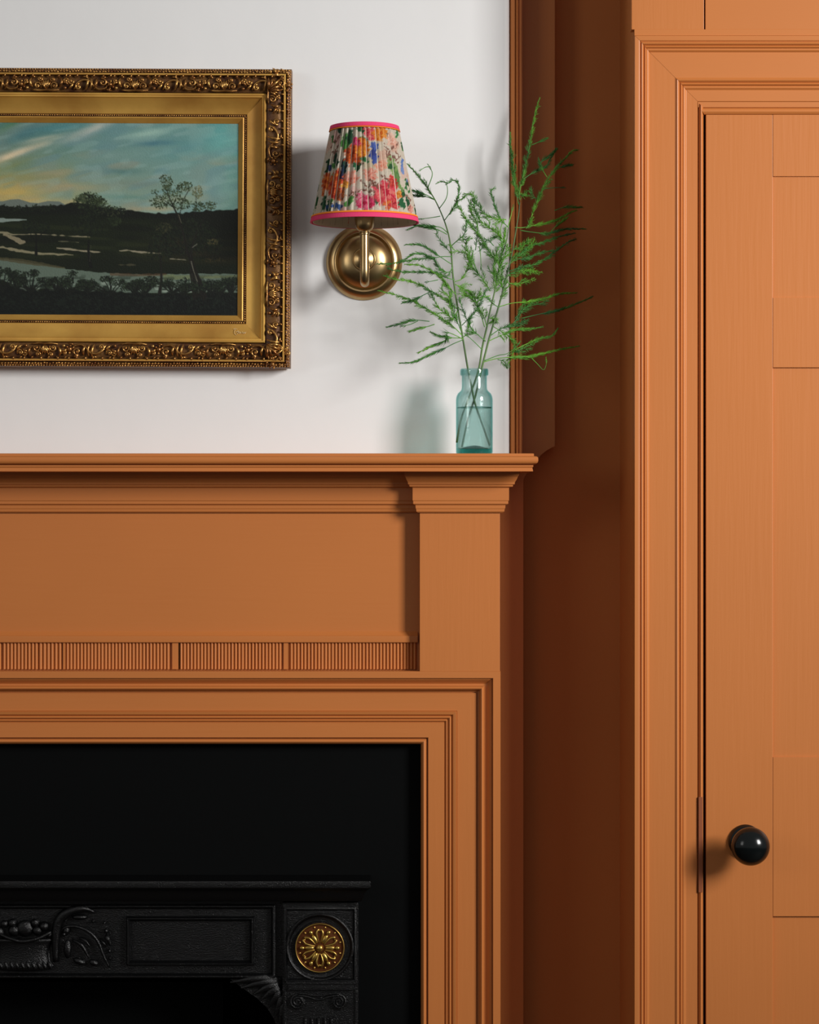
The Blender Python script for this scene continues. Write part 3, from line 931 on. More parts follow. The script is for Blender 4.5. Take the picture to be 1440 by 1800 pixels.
for side in 'RTB':
    beading(side, 2.6, 1.7, 4.6, -0.0335, M_gilt2, 0.4)
    beading(side, 6.6, 1.9, 5.3, -0.0355, M_gilt2, 0.7, long_=1.3)
    beading(side, 81.8, 1.45, 3.9, -0.0185, M_gilt2, 0.15)

# painted canvas ------------------------------------------------------
CU0, CU1, CV0, CV1 = -337, 417, 210, 551
Wp, Hp = CU1 - CU0, CV1 - CV0
img = np.zeros((Hp, Wp, 3))
UU, VV = np.meshgrid(np.arange(CU0, CU1) + 0.5, np.arange(CV0, CV1) + 0.5)


def vnoise(sx, sy, seed, angle=0.0):
    """smooth value noise over the canvas"""
    rs = np.random.RandomState(seed)
    g = rs.rand(260, 260)
    ca, sa = math.cos(angle), math.sin(angle)
    x = (UU * ca + VV * sa) / sx + 100; y = (-UU * sa + VV * ca) / sy + 100
    x0 = np.floor(x).astype(int); y0 = np.floor(y).astype(int)
    fx_, fy_ = x - x0, y - y0
    fx_ = fx_ * fx_ * (3 - 2 * fx_); fy_ = fy_ * fy_ * (3 - 2 * fy_)
    G = lambda i, j: g[np.mod(j, 260), np.mod(i, 260)]
    return (G(x0, y0) * (1 - fx_) + G(x0 + 1, y0) * fx_) * (1 - fy_) + (G(x0, y0 + 1) * (1 - fx_) + G(x0 + 1, y0 + 1) * fx_) * fy_


def hx(h): return np.array([int(h[i:i + 2], 16) / 255 for i in (0, 2, 4)])


def lay(mask, col):
    global img
    img = img * (1 - mask[..., None]) + col * mask[..., None]


def sstep(a, b_, x):
    t = np.clip((x - a) / (b_ - a), 0, 1); return t * t * (3 - 2 * t)


# sky: gradient from teal at upper right to yellow at lower left
cols = {'tr': hx('4f9695'), 'br': hx('6f9a8f'), 'tl': hx('4d7a78'), 'bl': hx('b09a55')}
tx = np.clip(UU / 416, 0, 1)[..., None]; ty = sstep(220, 345, VV)[..., None]
img = (cols['tl'] * (1 - tx) + cols['tr'] * tx) * (1 - ty) + (cols['bl'] * (1 - tx) ** 1.5 + cols['br'] * (1 - (1 - tx) ** 1.5)) * ty
img *= 0.95
lay(0.55 * sstep(0.5, 0.8, vnoise(70, 22, 1, -0.25)), hx('76877e'))
lay(0.5 * sstep(60, 200, UU) * (1 - sstep(330, 400, UU)), hx('6c857f'))
lay(0.5 * sstep(0.5, 0.78, vnoise(45, 13, 2, -0.3)), hx('5a8289'))
lay(0.45 * sstep(0.55, 0.8, vnoise(60, 14, 3, -0.12)) * sstep(235, 300, VV), hx('96896a'))
lay(0.35 * sstep(0.5, 0.8, vnoise(26, 7, 4, -0.2)), hx('83a09a'))
lay(0.25 * vnoise(9, 3, 5, -0.25), hx('6a8c86'))


def soft(u, v, ru, rv, ang, col, al):
    c_, s_ = math.cos(ang), math.sin(ang)
    x = (UU - u) * c_ + (VV - v) * s_; y = -(UU - u) * s_ + (VV - v) * c_
    lay(al * np.exp(-((x / ru) ** 2 + (y / rv) ** 2)) * (0.65 + 0.6 * vnoise(14, 5, int(u * 7 + v) % 9999, ang)).clip(0, 1), col)


for a in ((30, 262, 70, 7, -.32, 'b9a98a', .75), (65, 240, 40, 5, -.2, 'b3ab93', .6), (8, 272, 40, 5, -.4, 'cdb893', .7), (165, 218, 40, 8, -.45, 'a8aaa0', .8), (128, 232, 60, 5, -.5, '8b9a8e', .5), (40, 228, 40, 10, -.5, '3f7078', .6), (100, 218, 40, 6, -.1, '3f7f88', .6),
          (255, 228, 40, 7, -.15, '8fae9f', .7), (272, 246, 34, 5, -.05, '3d6c7b', .8), (330, 255, 60, 18, -.1, '4b8689', .5), (390, 240, 34, 26, 0, '64a49c', .5), (400, 330, 20, 30, 0, '78a898', .5), (215, 296, 30, 6, 0, '47716f', .7), (235, 318, 60, 8, 0, '6f7c70', .55), (290, 345, 70, 7, 0, '98906f', .6),  # bright teal patch near the top right edge is glare painted into the canvas
          (215, 342, 60, 5, 0.02, '4f8078', .6), (60, 305, 60, 8, -.1, '838352', .6), (20, 290, 40, 9, -.3, '6f7f50', .6), (120, 325, 60, 7, 0, 'a08f6a', .5), (20, 335, 60, 12, 0, 'b79c50', .75), (60, 350, 90, 7, 0, 'b59d5c', .6), (90, 300, 40, 5, -.1, '9c9377', .4), (10, 215, 30, 8, -.5, '4a7a4a', .5), (262, 362, 50, 5, 0, 'a88c62', .6), (200, 268, 70, 9, -.1, '6d8d86', .6)):
    soft(a[0], a[1], a[2], a[3], a[4], hx(a[5]), a[6])


def below(pts, col, al=1.0, softn=1.2, seed=0, amp=0.0, sc=5):
    xs = [p[0] for p in pts]; ys = [p[1] for p in pts]
    line = np.interp(UU[0], xs, ys)[None, :]
    if amp: line = line + amp * (vnoise(sc, 900, seed) - 0.5) * 2
    lay(al * sstep(-softn, softn, VV - line), col)


# far hills, dark wood line, meadow, river, bank
below([(-340, 352), (0, 350), (12, 347), (28, 346), (48, 352), (62, 353), (80, 349), (100, 350), (118, 360), (417, 700)], hx('5b6864'), .9, 1.0)
below([(-340, 358), (0, 358), (30, 361), (100, 357), (125, 352), (160, 356), (185, 362), (240, 367), (300, 371), (340, 366), (417, 362)], hx('10170f'), 1, 1.3, 11, 2.2, 6)
below([(-340, 376), (0, 374), (120, 372), (200, 378), (417, 380)], hx('16200f'), .8, 5)
band = sstep(378, 395, VV) * (1 - sstep(440, 462, VV))
lay(0.75 * band, hx('19230f')); lay(0.5 * band * sstep(.45, .75, vnoise(60, 8, 21, .04)), hx('2c3417')); lay(0.5 * band * sstep(.5, .8, vnoise(80, 9, 22, .04)), hx('0d120c'))
lay(0.6 * sstep(250, 330, UU) * sstep(366, 380, VV) * (1 - sstep(445, 455, VV)), hx('10150f'))
lay(0.5 * sstep(200, 320, UU) * sstep(400, 425, VV) * (1 - sstep(452, 466, VV)) * vnoise(50, 9, 33), hx('3a2c15'))


def blade(pts, col, al, seed=0):
    """filled streak: pts (u, v_top, v_bottom)"""
    xs = [p[0] for p in pts]
    t = np.interp(UU[0], xs, [p[1] for p in pts])[None, :]; b_ = np.interp(UU[0], xs, [p[2] for p in pts])[None, :]
    inside = (UU > xs[0]) & (UU < xs[-1])
    j = (vnoise(7, 2.5, 40 + seed) - .5) * 2.0
    lay(al * inside * sstep(-.6, .8, VV - t + j) * sstep(-.6, .8, b_ - VV + j), col)


for i, (pts, c_, al) in enumerate([
    ([(-340, 379, 386), (0, 380, 387), (20, 381, 385), (42, 382, 383)], '7f8d86', .9),
    ([(-340, 403, 408), (0, 403, 407), (18, 407, 410), (60, 407, 409), (140, 411, 413), (155, 412, 413)], '8a8167', .85),
    ([(0, 406, 410), (14, 410, 417), (30, 416, 426), (40, 421, 424)], '8c8166', .85),
    ([(-340, 425, 432), (0, 430, 434), (25, 434, 440), (60, 440, 444), (100, 442, 445), (125, 444, 445)], '8f866a', .85),
    ([(95, 432, 433), (120, 433, 437), (150, 436, 440), (178, 439, 440)], '948a72', .85),
    ([(98, 420, 421), (120, 420, 422), (135, 422, 422.5)], '6f6a50', .7),
    ([(206, 436, 437), (220, 434, 437), (245, 437, 441), (282, 441, 442)], '918872', .85),
    ([(296, 450, 451), (312, 450, 453), (325, 452, 453)], '8d8672', .85), ([(205, 461, 462), (228, 460, 463), (240, 462, 462.5)], '5d5540', .6),
    ([(-340, 452, 500), (0, 452, 490), (30, 455, 500), (70, 462, 505), (120, 470, 505), (170, 475, 510), (260, 479, 512), (340, 476, 510), (417, 477, 510)], '5d6d60', .95),
    ([(-340, 450, 456), (0, 449, 455), (30, 452, 460), (80, 460, 466), (110, 466, 468)], '4f4a30', .8),
    ([(190, 476, 481), (240, 477, 482), (290, 476, 480)], '5a3f28', .6), ([(285, 478, 488), (340, 480, 486), (417, 479, 484)], '66704a', .7),
]):
    blade(pts, hx(c_), al, i)
lay(0.8 * sstep(474, 484, VV) * (1 - sstep(506, 512, VV)) * sstep(.56, .66, vnoise(13, 5, 91)) * sstep(470 + 0, 500, VV), hx('1b261c'))
lay(0.5 * sstep(480, 500, VV) * (1 - sstep(508, 514, VV)) * sstep(.5, .7, vnoise(12, 4, 77)), hx('9aa79a'))
below([(-340, 512), (0, 500), (40, 505), (90, 506), (140, 508), (200, 511), (260, 513), (417, 512)], hx('0d1410'), 1, 2.5, 51, 5, 7)
lay(0.6 * sstep(510, 520, VV) * sstep(.55, .8, vnoise(5, 4, 52)), hx('1f2a20'))
lay(0.5 * sstep(520, 550, VV), hx('081210'))


def dab(u, v, ru, rv, ang, col, al):
    m = max(ru, rv) + 2
    x0, x1 = int(max(0, u - m - CU0)), int(min(Wp, u + m - CU0)); y0, y1 = int(max(0, v - m - CV0)), int(min(Hp, v + m - CV0))
    if x1 <= x0 or y1 <= y0: return
    c_, s_ = math.cos(ang), math.sin(ang)
    dx = UU[y0:y1, x0:x1] - u; dy = VV[y0:y1, x0:x1] - v
    x = dx * c_ + dy * s_; y = -dx * s_ + dy * c_
    k = al * np.clip(1.35 - np.sqrt((x / ru) ** 2 + (y / rv) ** 2), 0, 1)
    k = np.minimum(k * 1.4, al)[..., None]
    img[y0:y1, x0:x1] = img[y0:y1, x0:x1] * (1 - k) + col * k


def pstroke(pts, w, col, al=0.9):
    pts = catmull([Vector((p[0], p[1], 0)) for p in pts], 10)
    n = len(pts)
    for i, p in enumerate(pts):
        ww = np.interp(i / (n - 1), np.linspace(0, 1, len(w)), w) if isinstance(w, (list, tuple)) else w
        dab(p.x, p.y, ww, ww, 0, col, al)
    return pts


def foliage(u, v, ru, rv, n, cs, al=.6, sz=1.6):
    n = int(n * 1.25); al = min(1, al * 1.15)
    for _ in range(n):
        a_ = R.uniform(0, 2 * math.pi); q = math.sqrt(R.random())
        q = q * (0.8 + 0.3 * R.random())
        dab(u + ru * q * math.cos(a_), v + rv * q * math.sin(a_), R.uniform(.6, 1.5) * sz, R.uniform(.4, .9) * sz, R.uniform(0, 3.1), hx(R.choice(cs)), al * R.uniform(.5, 1))


DK = ['141c12', '1a2615', '0e150e', '202c18']
MD = ['232f1a', '2f3d22', '3c4a2b', '1a2415']
LT = ['46543a', '5a6142', '3a4a2c', '2c3b22']
for i in range(24):        # distant firs
    u = -30 + i * 5.2; foliage(u, 363 + R.uniform(-3, 2), 3.5, 6, 14, DK, .8, 1.4)
pstroke([(152, 418), (152, 440), (156, 465)], [1.5, 2.2, 3.2], hx('10140f')); pstroke([(156, 428), (154, 455)], 0.9, hx('4d4c3c'), .6)
foliage(151, 350, 25, 16, 420, DK + MD, .8); foliage(152, 372, 18, 14, 160, DK, .8); foliage(140, 344, 12, 8, 80, LT, .5); foliage(172, 352, 14, 9, 90, MD, .7); foliage(150, 395, 30, 15, 170, DK, .5, 2)
foliage(194, 366, 26, 9, 160, DK + ['3d4428'], .7); foliage(198, 385, 14, 10, 60, MD, .4, 2)
pstroke([(59, 408), (59, 430), (59, 444)], [1, 1.8, 2.4], hx('0f130d')); foliage(58, 395, 26, 12, 220, DK, .6, 1.8); pstroke([(59, 420), (68, 408), (78, 400)], .8, hx('10140d')); pstroke([(59, 420), (48, 410)], .8, hx('10140d'))
# big trees on the right
BARK = hx('1b1a14')
foliage(320, 410, 60, 34, 650, DK, .65, 2.2); foliage(280, 430, 26, 26, 200, DK, .6, 2.2); foliage(360, 420, 36, 24, 220, DK, .5, 2.2)
for p_, w_ in (([(345, 516), (340, 490), (333, 455), (325, 430), (318, 400), (310, 375), (298, 350), (288, 325)], [3.5, 2.6, 2, 1.6, 1]), ([(356, 518), (350, 495), (338, 465), (334, 440), (338, 420), (344, 400)], [6, 4, 2.4, 1.8, 1.2]), ([(340, 520), (337, 500), (332, 470)], [3, 2.4, 2]), ([(278, 512), (281, 490), (280, 460), (276, 430)], [3, 2.4, 1.6, 1]),
               ([(312, 380), (318, 350), (328, 330)], [1.2, .8]), ([(303, 360), (290, 350), (270, 335)], [1, .6]), ([(340, 372), (342, 350), (341, 325)], [1, .7]), ([(318, 400), (300, 385), (285, 372)], [1, .6]), ([(344, 400), (356, 380), (370, 362)], [1.2, .7])):
    pstroke(p_, w_, BARK)
pstroke([(334, 455), (338, 470), (345, 490)], .9, hx('8c8a78'), .6); pstroke([(336, 430), (344, 424)], .8, hx('77756a'), .6); pstroke([(311, 372), (316, 386)], .8, hx('76715a'), .6)
foliage(288, 313, 13, 12, 90, MD + ['4a5236'], .75, 1.3); foliage(300, 330, 20, 12, 130, MD + LT, .7, 1.4); foliage(322, 322, 14, 9, 90, MD + LT, .75, 1.4); foliage(280, 350, 20, 12, 130, MD, .7, 1.4)
foliage(315, 352, 18, 12, 110, MD, .65, 1.5); foliage(345, 332, 10, 12, 90, ['5f6546', '757350', '444f33'], .7, 1.3); foliage(366, 356, 14, 8, 70, MD + LT, .7, 1.4); foliage(345, 358, 12, 10, 80, MD, .6, 1.4); foliage(268, 332, 8, 5, 24, MD, .6, 1.1)
foliage(285, 395, 14, 10, 50, ['3a3c22', '48452a'], .5, 1.6); foliage(372, 420, 12, 5, 30, ['57502f', '4a4428'], .6, 1.6); foliage(375, 452, 20, 5, 30, ['40351c'], .5, 1.6)
# bushes along the near bank
def bush(u, v, sp, h, n=6):
    for k_ in range(n):
        a_ = math.radians(R.uniform(-75, 75)); L_ = h * R.uniform(.6, 1.1)
        e_ = (u + sp * math.sin(a_), v - L_ * (0.4 + 0.6 * math.cos(a_)))
        pstroke([(u, v), ((u + e_[0]) / 2 + R.uniform(-3, 3), (v + e_[1]) / 2 - 2), e_], [1.4, .6], hx('141a14'), .85)
        foliage(e_[0], e_[1], 8, 5.5, 30, ['141d15', '1c2819', '2b3a26', '0f1610'], .85, 1.3)
for a in ((0, 510, 26, 36), (22, 512, 18, 30), (50, 512, 26, 30), (118, 515, 34, 30), (95, 508, 20, 16), (192, 516, 42, 28), (150, 512, 20, 16), (252, 515, 30, 26), (232, 512, 20, 18), (318, 515, 26, 22), (300, 512, 24, 18), (385, 516, 26, 24), (405, 514, 16, 26), (370, 514, 16, 20), (-60, 510, 40, 30), (-140, 512, 40, 30)):
    bush(a[0], a[1], a[2], a[3] * 1.15, n=14)
foliage(200, 530, 260, 16, 500, ['16201a', '1e2a20', '0b120f'], .5, 2)
# canvas mesh (coarser off to the left)
uc = np.concatenate([np.arange(CU0, -20, 4.0), np.arange(-20, CU1 + .01, 1.0)])
vc = np.arange(CV0, CV1 + .01, 1.0)


def grid_mesh(name, X, Y, Z, C, wrap=False):
    h, w = X.shape
    me = bpy.data.meshes.new(name)
    co = np.stack([X, Y, Z], -1).reshape(-1, 3).astype(np.float32)
    idx = np.arange(h * w).reshape(h, w)
    if wrap: idx = np.concatenate([idx, idx[:, :1]], 1)
    q = np.stack([idx[:-1, :-1], idx[:-1, 1:], idx[1:, 1:], idx[1:, :-1]], -1).reshape(-1, 4)
    me.vertices.add(h * w); me.vertices.foreach_set('co', co.ravel())
    me.loops.add(q.size); me.loops.foreach_set('vertex_index', q.ravel().astype(np.int32))
    me.polygons.add(len(q)); me.polygons.foreach_set('loop_start', (np.arange(len(q)) * 4).astype(np.int32))
    me.update(calc_edges=True)
    at = me.color_attributes.new('print', 'FLOAT_COLOR', 'POINT')
    lin = np.where(C <= 0.04045, C / 12.92, ((C + 0.055) / 1.055) ** 2.4)
    rgba = np.concatenate([lin.reshape(-1, 3), np.ones((h * w, 1))], 1).astype(np.float32)
    at.data.foreach_set('color', rgba.ravel())
    return me


Ug, Vg = np.meshgrid(uc, vc)
ci = np.clip((Ug - CU0).astype(int), 0, Wp - 1); ri = np.clip((Vg - CV0).astype(int), 0, Hp - 1)
gain = 1.0
Cc = np.clip(img[ri, ci], 0, 1); Cc = Cc ** 1.18 * 1.19; Cc = np.clip(Cc + (Cc.mean(-1, keepdims=True) - Cc) * 0.2, 0, 1)
fxs, fzs = K * (D - 0.045) / D, K * (D - 0.045) / D
Xg = (Ug - 720) * fxs; Zg = ZC - (Vg - 900) * fzs
cr_, sr_ = math.cos(PR), math.sin(PR)
qx, qz = Xg - PC.x, Zg - PC.z
Xr = PC.x + qx * cr_ + qz * sr_; Zr = PC.z - qx * sr_ + qz * cr_
me = grid_mesh('canvas', Xr, np.full_like(Xr, -0.0125), Zr, Cc)
me.materials.append(printmat('oil_paint', 0.5, coat=0.06, bump=0.0004, bscale=420)); me.shade_smooth()
cnv = obj('canvas', me, None, pic, label='dusk landscape painting with river and dark trees')
bm = bmesh.new()
box(bm, prot((fx(UL + 8), -0.008, fz(VT + 8))), prot((fx(URt - 8), -0.0005, fz(VB - 8))))
obj('backboard', bm, M_gilt_dark, pic)
# small painted inscription on the lower right of the gilt flat
b = bmesh.new()
def yc(v): return -0.0262
for pts in ([(410, 575), (413, 574), (417, 575)], [(413, 575), (412, 582), (415, 586)], [(415, 580), (419, 578), (418, 583), (416, 583)], [(421, 579), (421, 583), (423, 580), (424, 583)], [(426, 579), (427, 583), (429, 580), (430, 583), (432, 580)]):
    tube(b, catmull([prot((fx(u), -0.0262 + (v - 580) * -0.00045, fz(v))) for u, v in pts], 3), 0.45 * K, 4)
obj('inscription', b, mat('pale_paint', (0.55, 0.42, 0.22), 0.6), rails['B'], label='faint pale handwritten mark on the gilt')

# ---------------------------------------------------------------- wall sconce
YSC = -0.105
sc_ = sx_(YSC)
LX = P(641, 0, YSC).x
lamp = empty('wall_sconce', (LX, 0, P(0, 459, -0.015).z), 'brass wall light with a pleated floral shade trimmed in pink', 'wall light')
s0 = sx_(-0.02)
pcz = P(0, 459.5, -0.015).z
pcx = P(640, 0, -0.015).x
bm = bmesh.new()
lathe(bm, [(66.8 * s0, 0.0), (67.2 * s0, 0.002), (66 * s0, 0.0045), (62 * s0, 0.0095), (57 * s0, 0.0125), (53.5 * s0, 0.0135), (52.6 * s0, 0.0150), (51 * s0, 0.0172), (49.4 * s0, 0.0162), (48.4 * s0, 0.0150), (46 * s0, 0.0175), (40 * s0, 0.0225), (32 * s0, 0.0265), (22 * s0, 0.0285), (20 * s0, 0.0287), (1 * s0, 0.0287)], (pcx, 0, pcz), 'Y', 96)
obj('backplate', bm, M_brass, lamp, smooth=28)
bm = bmesh.new()
lathe(bm, [(20.2 * s0, 0.026), (20.4 * s0, 0.031), (19.4 * s0, 0.0335), (17.8 * s0, 0.0335), (17.2 * s0, 0.0325), (10 * s0, 0.0345), (8 * s0, 0.036), (1 * s0, 0.036)], (pcx, 0, P(0, 456, -.03).z), 'Y', 64)
obj('boss', bm, M_brass, lamp, smooth=28)
za = lambda v: P(0, v, YSC).z
bm = bmesh.new()
pth = [(LX, -0.030, za(458)), (LX, -0.045, za(462)), (LX, -0.060, za(474)), (LX, -0.074, za(488)), (LX, -0.088, za(495)), (LX, -0.100, za(492)), (LX, -0.105, za(478)), (LX, -0.105, za(455)), (LX, -0.105, za(430)), (LX, -0.105, za(410))]
tube(bm, catmull(pth, 7), [8.0 * sc_, 8.2 * sc_, 8 * sc_, 7.6 * sc_], 24)
obj('arm', bm, M_brass, lamp, smooth=True)
bm = bmesh.new()
lathe(bm, [(8.4 * sc_, za(413)), (8.9 * sc_, za(412)), (8.9 * sc_, za(409.5)), (8.2 * sc_, za(408.5)), (8.4 * sc_, za(407)), (12 * sc_, za(405.5)), (15 * sc_, za(401)), (16.6 * sc_, za(395)), (17.6 * sc_, za(386)), (17.8 * sc_, za(375)), (16.4 * sc_, za(375)), (15.5 * sc_, za(384)), (1 * sc_, za(386))], (LX, YSC, 0), 'Z', 48)
obj('lamp_cup', bm, M_brass, lamp, smooth=35)
bm = bmesh.new()
lathe(bm, [(7 * sc_, za(386)), (8 * sc_, za(360)), (9 * sc_, za(350)), (14 * sc_, za(335)), (17 * sc_, za(315)), (13 * sc_, za(296)), (6 * sc_, za(286)), (0.5 * sc_, za(283))], (LX, YSC, 0), 'Z', 32)
obj('bulb', bm, M_bulb, lamp, smooth=True)
# shade
RT_, RB_ = 60.0 * sc_, 93.5 * sc_
ZT_, ZB_ = P(0, 226, YSC).z, P(0, 387.5, YSC).z
NT, NZ = 900, 150
NPL = 46
th = np.linspace(0, 2 * math.pi, NT, endpoint=False)
zz = np.linspace(0, 1, NZ)
TH, Z1 = np.meshgrid(th, zz)
rad = RB_ + (RT_ - RB_) * Z1
wob = TH + 0.018 * np.sin(TH * 5 + Z1 * 2.0) + 0.01 * np.sin(TH * 13 + Z1 * 3)
ph = np.mod(wob * NPL / (2 * math.pi), 1.0)
fold = np.where(ph < 0.78, np.sin(ph / 0.78 * math.pi * 0.5), np.cos((ph - 0.78) / 0.22 * math.pi * 0.5))
ends = np.clip(Z1 / 0.06, 0, 1) * np.clip((1 - Z1) / 0.05, 0, 1)
radp = rad - 0.0020 + 0.0044 * (fold * (0.35 + 0.65 * ends) - 0.5) * (0.75 + 0.35 * np.sin(np.floor(wob * NPL / (2 * math.pi)) * 2.4))
# print: work in a flat cloth map (arc length px, height px)
PXU = (TH - 3 * math.pi / 2 + math.pi) % (2 * math.pi) - math.pi     # 0 faces the camera, + to the right
clothR = 94.0
pid = np.floor(wob * NPL / (2 * math.pi))
PXU = PXU + 0.045 * np.sin(pid * 12.9898) * 1.0
CVm = 390 - Z1 * 168 + 2.2 * np.sin(pid * 7.3)
CUm = PXU * clothR * (1 - 0.36 * Z1)
CUm = CUm + 1.6 * np.sin(CVm * 0.31 + CUm * 0.2) + 1.0 * np.sin(CVm * 0.83 + 2 + CUm * .5)
CVm = CVm + 1.6 * np.sin(CUm * 0.37 + 1) + 1.0 * np.sin(CUm * 0.91)
_u = 0  #           # px-like coordinates
shimg = np.ones(TH.shape + (3,)) * hx('e3d8c6')
rs2 = random.Random(21)


def sdab(u, v, ru, rv, ang, col, al, petals=0, noise=0.25):
    global shimg
    du = CUm - u
    c_, s_ = math.cos(ang), math.sin(ang)
    x = du * c_ + (CVm - v) * s_; y = -du * s_ + (CVm - v) * c_
    m = (np.abs(x) < ru * 1.7 + 2) & (np.abs(y) < rv * 1.7 + 2)
    if not m.any(): return
    xm, ym = x[m] / ru, y[m] / rv
    q = np.sqrt(xm ** 2 + ym ** 2)
    if petals:
        q = q * (1 + 0.10 * np.cos(petals * np.arctan2(ym, xm) + u) + 0.06 * np.sin((petals * 2 + 1) * np.arctan2(ym, xm)))
    k = np.clip((1.15 - q) * 4, 0, 1) * al
    shimg[m] = shimg[m] * (1 - k[:, None]) + np.asarray(col) * k[:, None]


def flower(u, v, r, c1, c2, c3):
    sdab(u, v, r, r * 0.95, 0, hx(c1), .95, 7)
    for i in range(16):
        a_ = i * 2 * math.pi / 8 + rs2.random(); q = r * (.72 if i < 8 else .5)
        sdab(u + q * math.cos(a_), v + q * math.sin(a_), r * .3, r * .12, a_ + rs2.uniform(-.3, .3), hx(rs2.choice([c2, c2, c3])), .75)
    sdab(u, v, r * .5, r * .48, 0, hx(c2), .7, 5)
    for i in range(6):
        a_ = i + rs2.random(); sdab(u + r * .25 * math.cos(a_), v + r * .25 * math.sin(a_), r * .16, r * .1, a_, hx(c3), .8)
    sdab(u, v, r * .16, r * .16, 0, hx(c3), .9)


def sleaf(u, v, L_, w_, ang, c_, c2='2e6b35'):
    sdab(u, v, L_, w_, ang, hx(c_), .95)
    sdab(u + 1, v, L_ * .8, w_ * .15, ang, hx(c2), .6)


# u in px from the centre of the shade on unrolled cloth; v photo height
def U(u, v):
    """photo pixel -> unrolled cloth coordinate"""
    z1 = (390 - v) / 168.0
    r_ = 93.5 - 33.5 * z1
    return math.asin(max(-.985, min(.985, (u - 641) / r_))) * clothR * (1 - 0.36 * z1)


def twig(pts, w=1.2, col='7d5546'):
    pts = catmull([Vector((p[0], p[1], 0)) for p in pts], 6)
    for p in pts: sdab(p.x, p.y, w, w, 0, hx(col), .8)


for i in range(26):       # pale background blooms all round
    u = -300 + i * 24; v = rs2.uniform(235, 380)
    sdab(u, v, rs2.uniform(9, 15), rs2.uniform(8, 14), 0, hx(rs2.choice(['e9b9a2', 'efc7b5', 'e8a58a', 'd9c9a5', 'e3b0a8'])), .7, 6)
for i in range(46):
    u = rs2.uniform(-300, 300); v = rs2.uniform(228, 384)
    sleaf(u, v, rs2.uniform(7, 13), rs2.uniform(3, 5), rs2.uniform(0, 3.1), rs2.choice(['3c7a3f', '4f8a45', '24562f', '7ba05c', '1f4a2c']))
for i in range(26):
    u = rs2.uniform(-300, 300); v = rs2.uniform(240, 380)
    pts = [(u, v)]
    for k_ in range(4): pts.append((pts[-1][0] + rs2.uniform(-11, 11), pts[-1][1] + rs2.uniform(-10, 4)))
    twig(pts, rs2.uniform(.8, 1.6), rs2.choice(['7d5546', '8f6a58', '5d4638']))
for i in range(9):        # blooms on the sides and back that the photo hides
    u = rs2.choice([-1, 1]) * rs2.uniform(120, 300); v = rs2.uniform(245, 375)
    flower(u, v, rs2.uniform(12, 18), *rs2.choice([('e0532c', 'f2923a', 'b8321f'), ('e8456a', 'f48a9b', 'c22a48'), ('4c6cc0', '8aa4e0', '2c3f8c'), ('ef8a3c', 'f8b860', 'd0501f')]))
for (u, v, L_, w_, a_, c_) in ((608, 255, 17, 9, 1.4, '4c8a3e'), (617, 245, 14, 7, 1.6, '1d4a2e'), (640, 235, 8, 5, .4, '2b6a3c'), (607, 300, 17, 6, 1.5, '15303a'), (596, 232, 9, 5, .6, '1f4a35'), (590, 285, 13, 6, 1.3, '173829'), (573, 300, 16, 6, 1.7, '1b3f24'),
                               (643, 287, 8, 6, .6, '2d7a45'), (630, 306, 8, 4, 1.4, '256b40'), (634, 300, 10, 4, 1.5, '1c3a24'), (698, 235, 8, 6, 2, '3f8a4a'), (690, 300, 20, 9, 1.2, '8fb06a'), (698, 320, 16, 6, 1.5, '6f9a54'), (704, 337, 9, 5, 0.2, '83a85f'), (706, 365, 12, 8, 1.6, '22663a'), (716, 360, 10, 5, 1.5, '1c4f30'),
                               (618, 368, 12, 5, 2.4, '4f8f3f'), (567, 366, 14, 7, 1.6, '1f4a2e'), (556, 358, 12, 4, 1.7, '2c5a34'), (578, 372, 12, 6, 1.5, '24502f'), (664, 360, 9, 5, 1.6, '2c6a3e'), (687, 302, 5, 4, .3, '2a5a34'), (650, 318, 6, 3, .3, '5c7a48')):
    sleaf(U(u, v), v, L_, w_, a_, c_)
for (u, v, r_, c1, c2, c3) in ((625, 280, 19, 'c9542a', 'e86f2e', '9c3418'), (640, 262, 13, 'f0862c', 'f8a63c', 'e0601f'), (640, 277, 9, 'f59a2a', 'fbb84c', 'e06a1c'), (629, 258, 8, 'e8447c', 'f0709a', 'c02458'), (652, 236, 10, 'ee5a6a', 'f58a80', 'd03450'), (658, 243, 9, 'f0606a', 'f59a88', 'd83c50'), (670, 240, 13, 'f0902c', 'f8b050', 'd86a1c'),
                               (572, 326, 17, 'd8602c', 'ee8a3a', 'b03a1c'), (594, 320, 15, 'e0562c', 'f08a38', 'b83a1f'), (587, 340, 16, 'd8442a', 'ef7a3a', 'a82c1a'), (600, 352, 11, 'c8602c', 'e58a4a', '8a3a1f'), (620, 325, 14, 'f0a08a', 'f5c0ac', 'e07058'), (610, 335, 8, 'f3a83a', 'f8c468', 'd8802c'),
                               (647, 368, 15, 'e23a6c', 'f27a94', 'c41f48'), (640, 360, 8, 'ea5a80', 'f5a0ac', 'c93058'), (680, 350, 21, 'ec4a5c', 'f58a80', 'cf2440'), (690, 330, 11, 'dd3c38', 'ee6a58', 'b02424'), (684, 372, 9, 'e85a3c', 'f5a04c', 'c83848'), (693, 370, 10, 'd8343c', 'ee6a68', 'a8202c'), (700, 350, 7, 'f0923c', 'f8b058', 'd06a1f'),
                               (655, 315, 11, 'f0a08a', 'f6c4b0', 'e27a68'), (672, 300, 10, 'f0a88c', 'f8c8b0', 'e88a6c'), (690, 250, 13, 'f2c0a8', 'f8d8c8', 'e8a088'), (566, 345, 8, 'e2703c', 'f2a05c', 'b8401f'), (722, 372, 9, 'e8a090', 'f2c0b0', 'd87868')):
    flower(U(u, v), v, r_, c1, c2, c3)
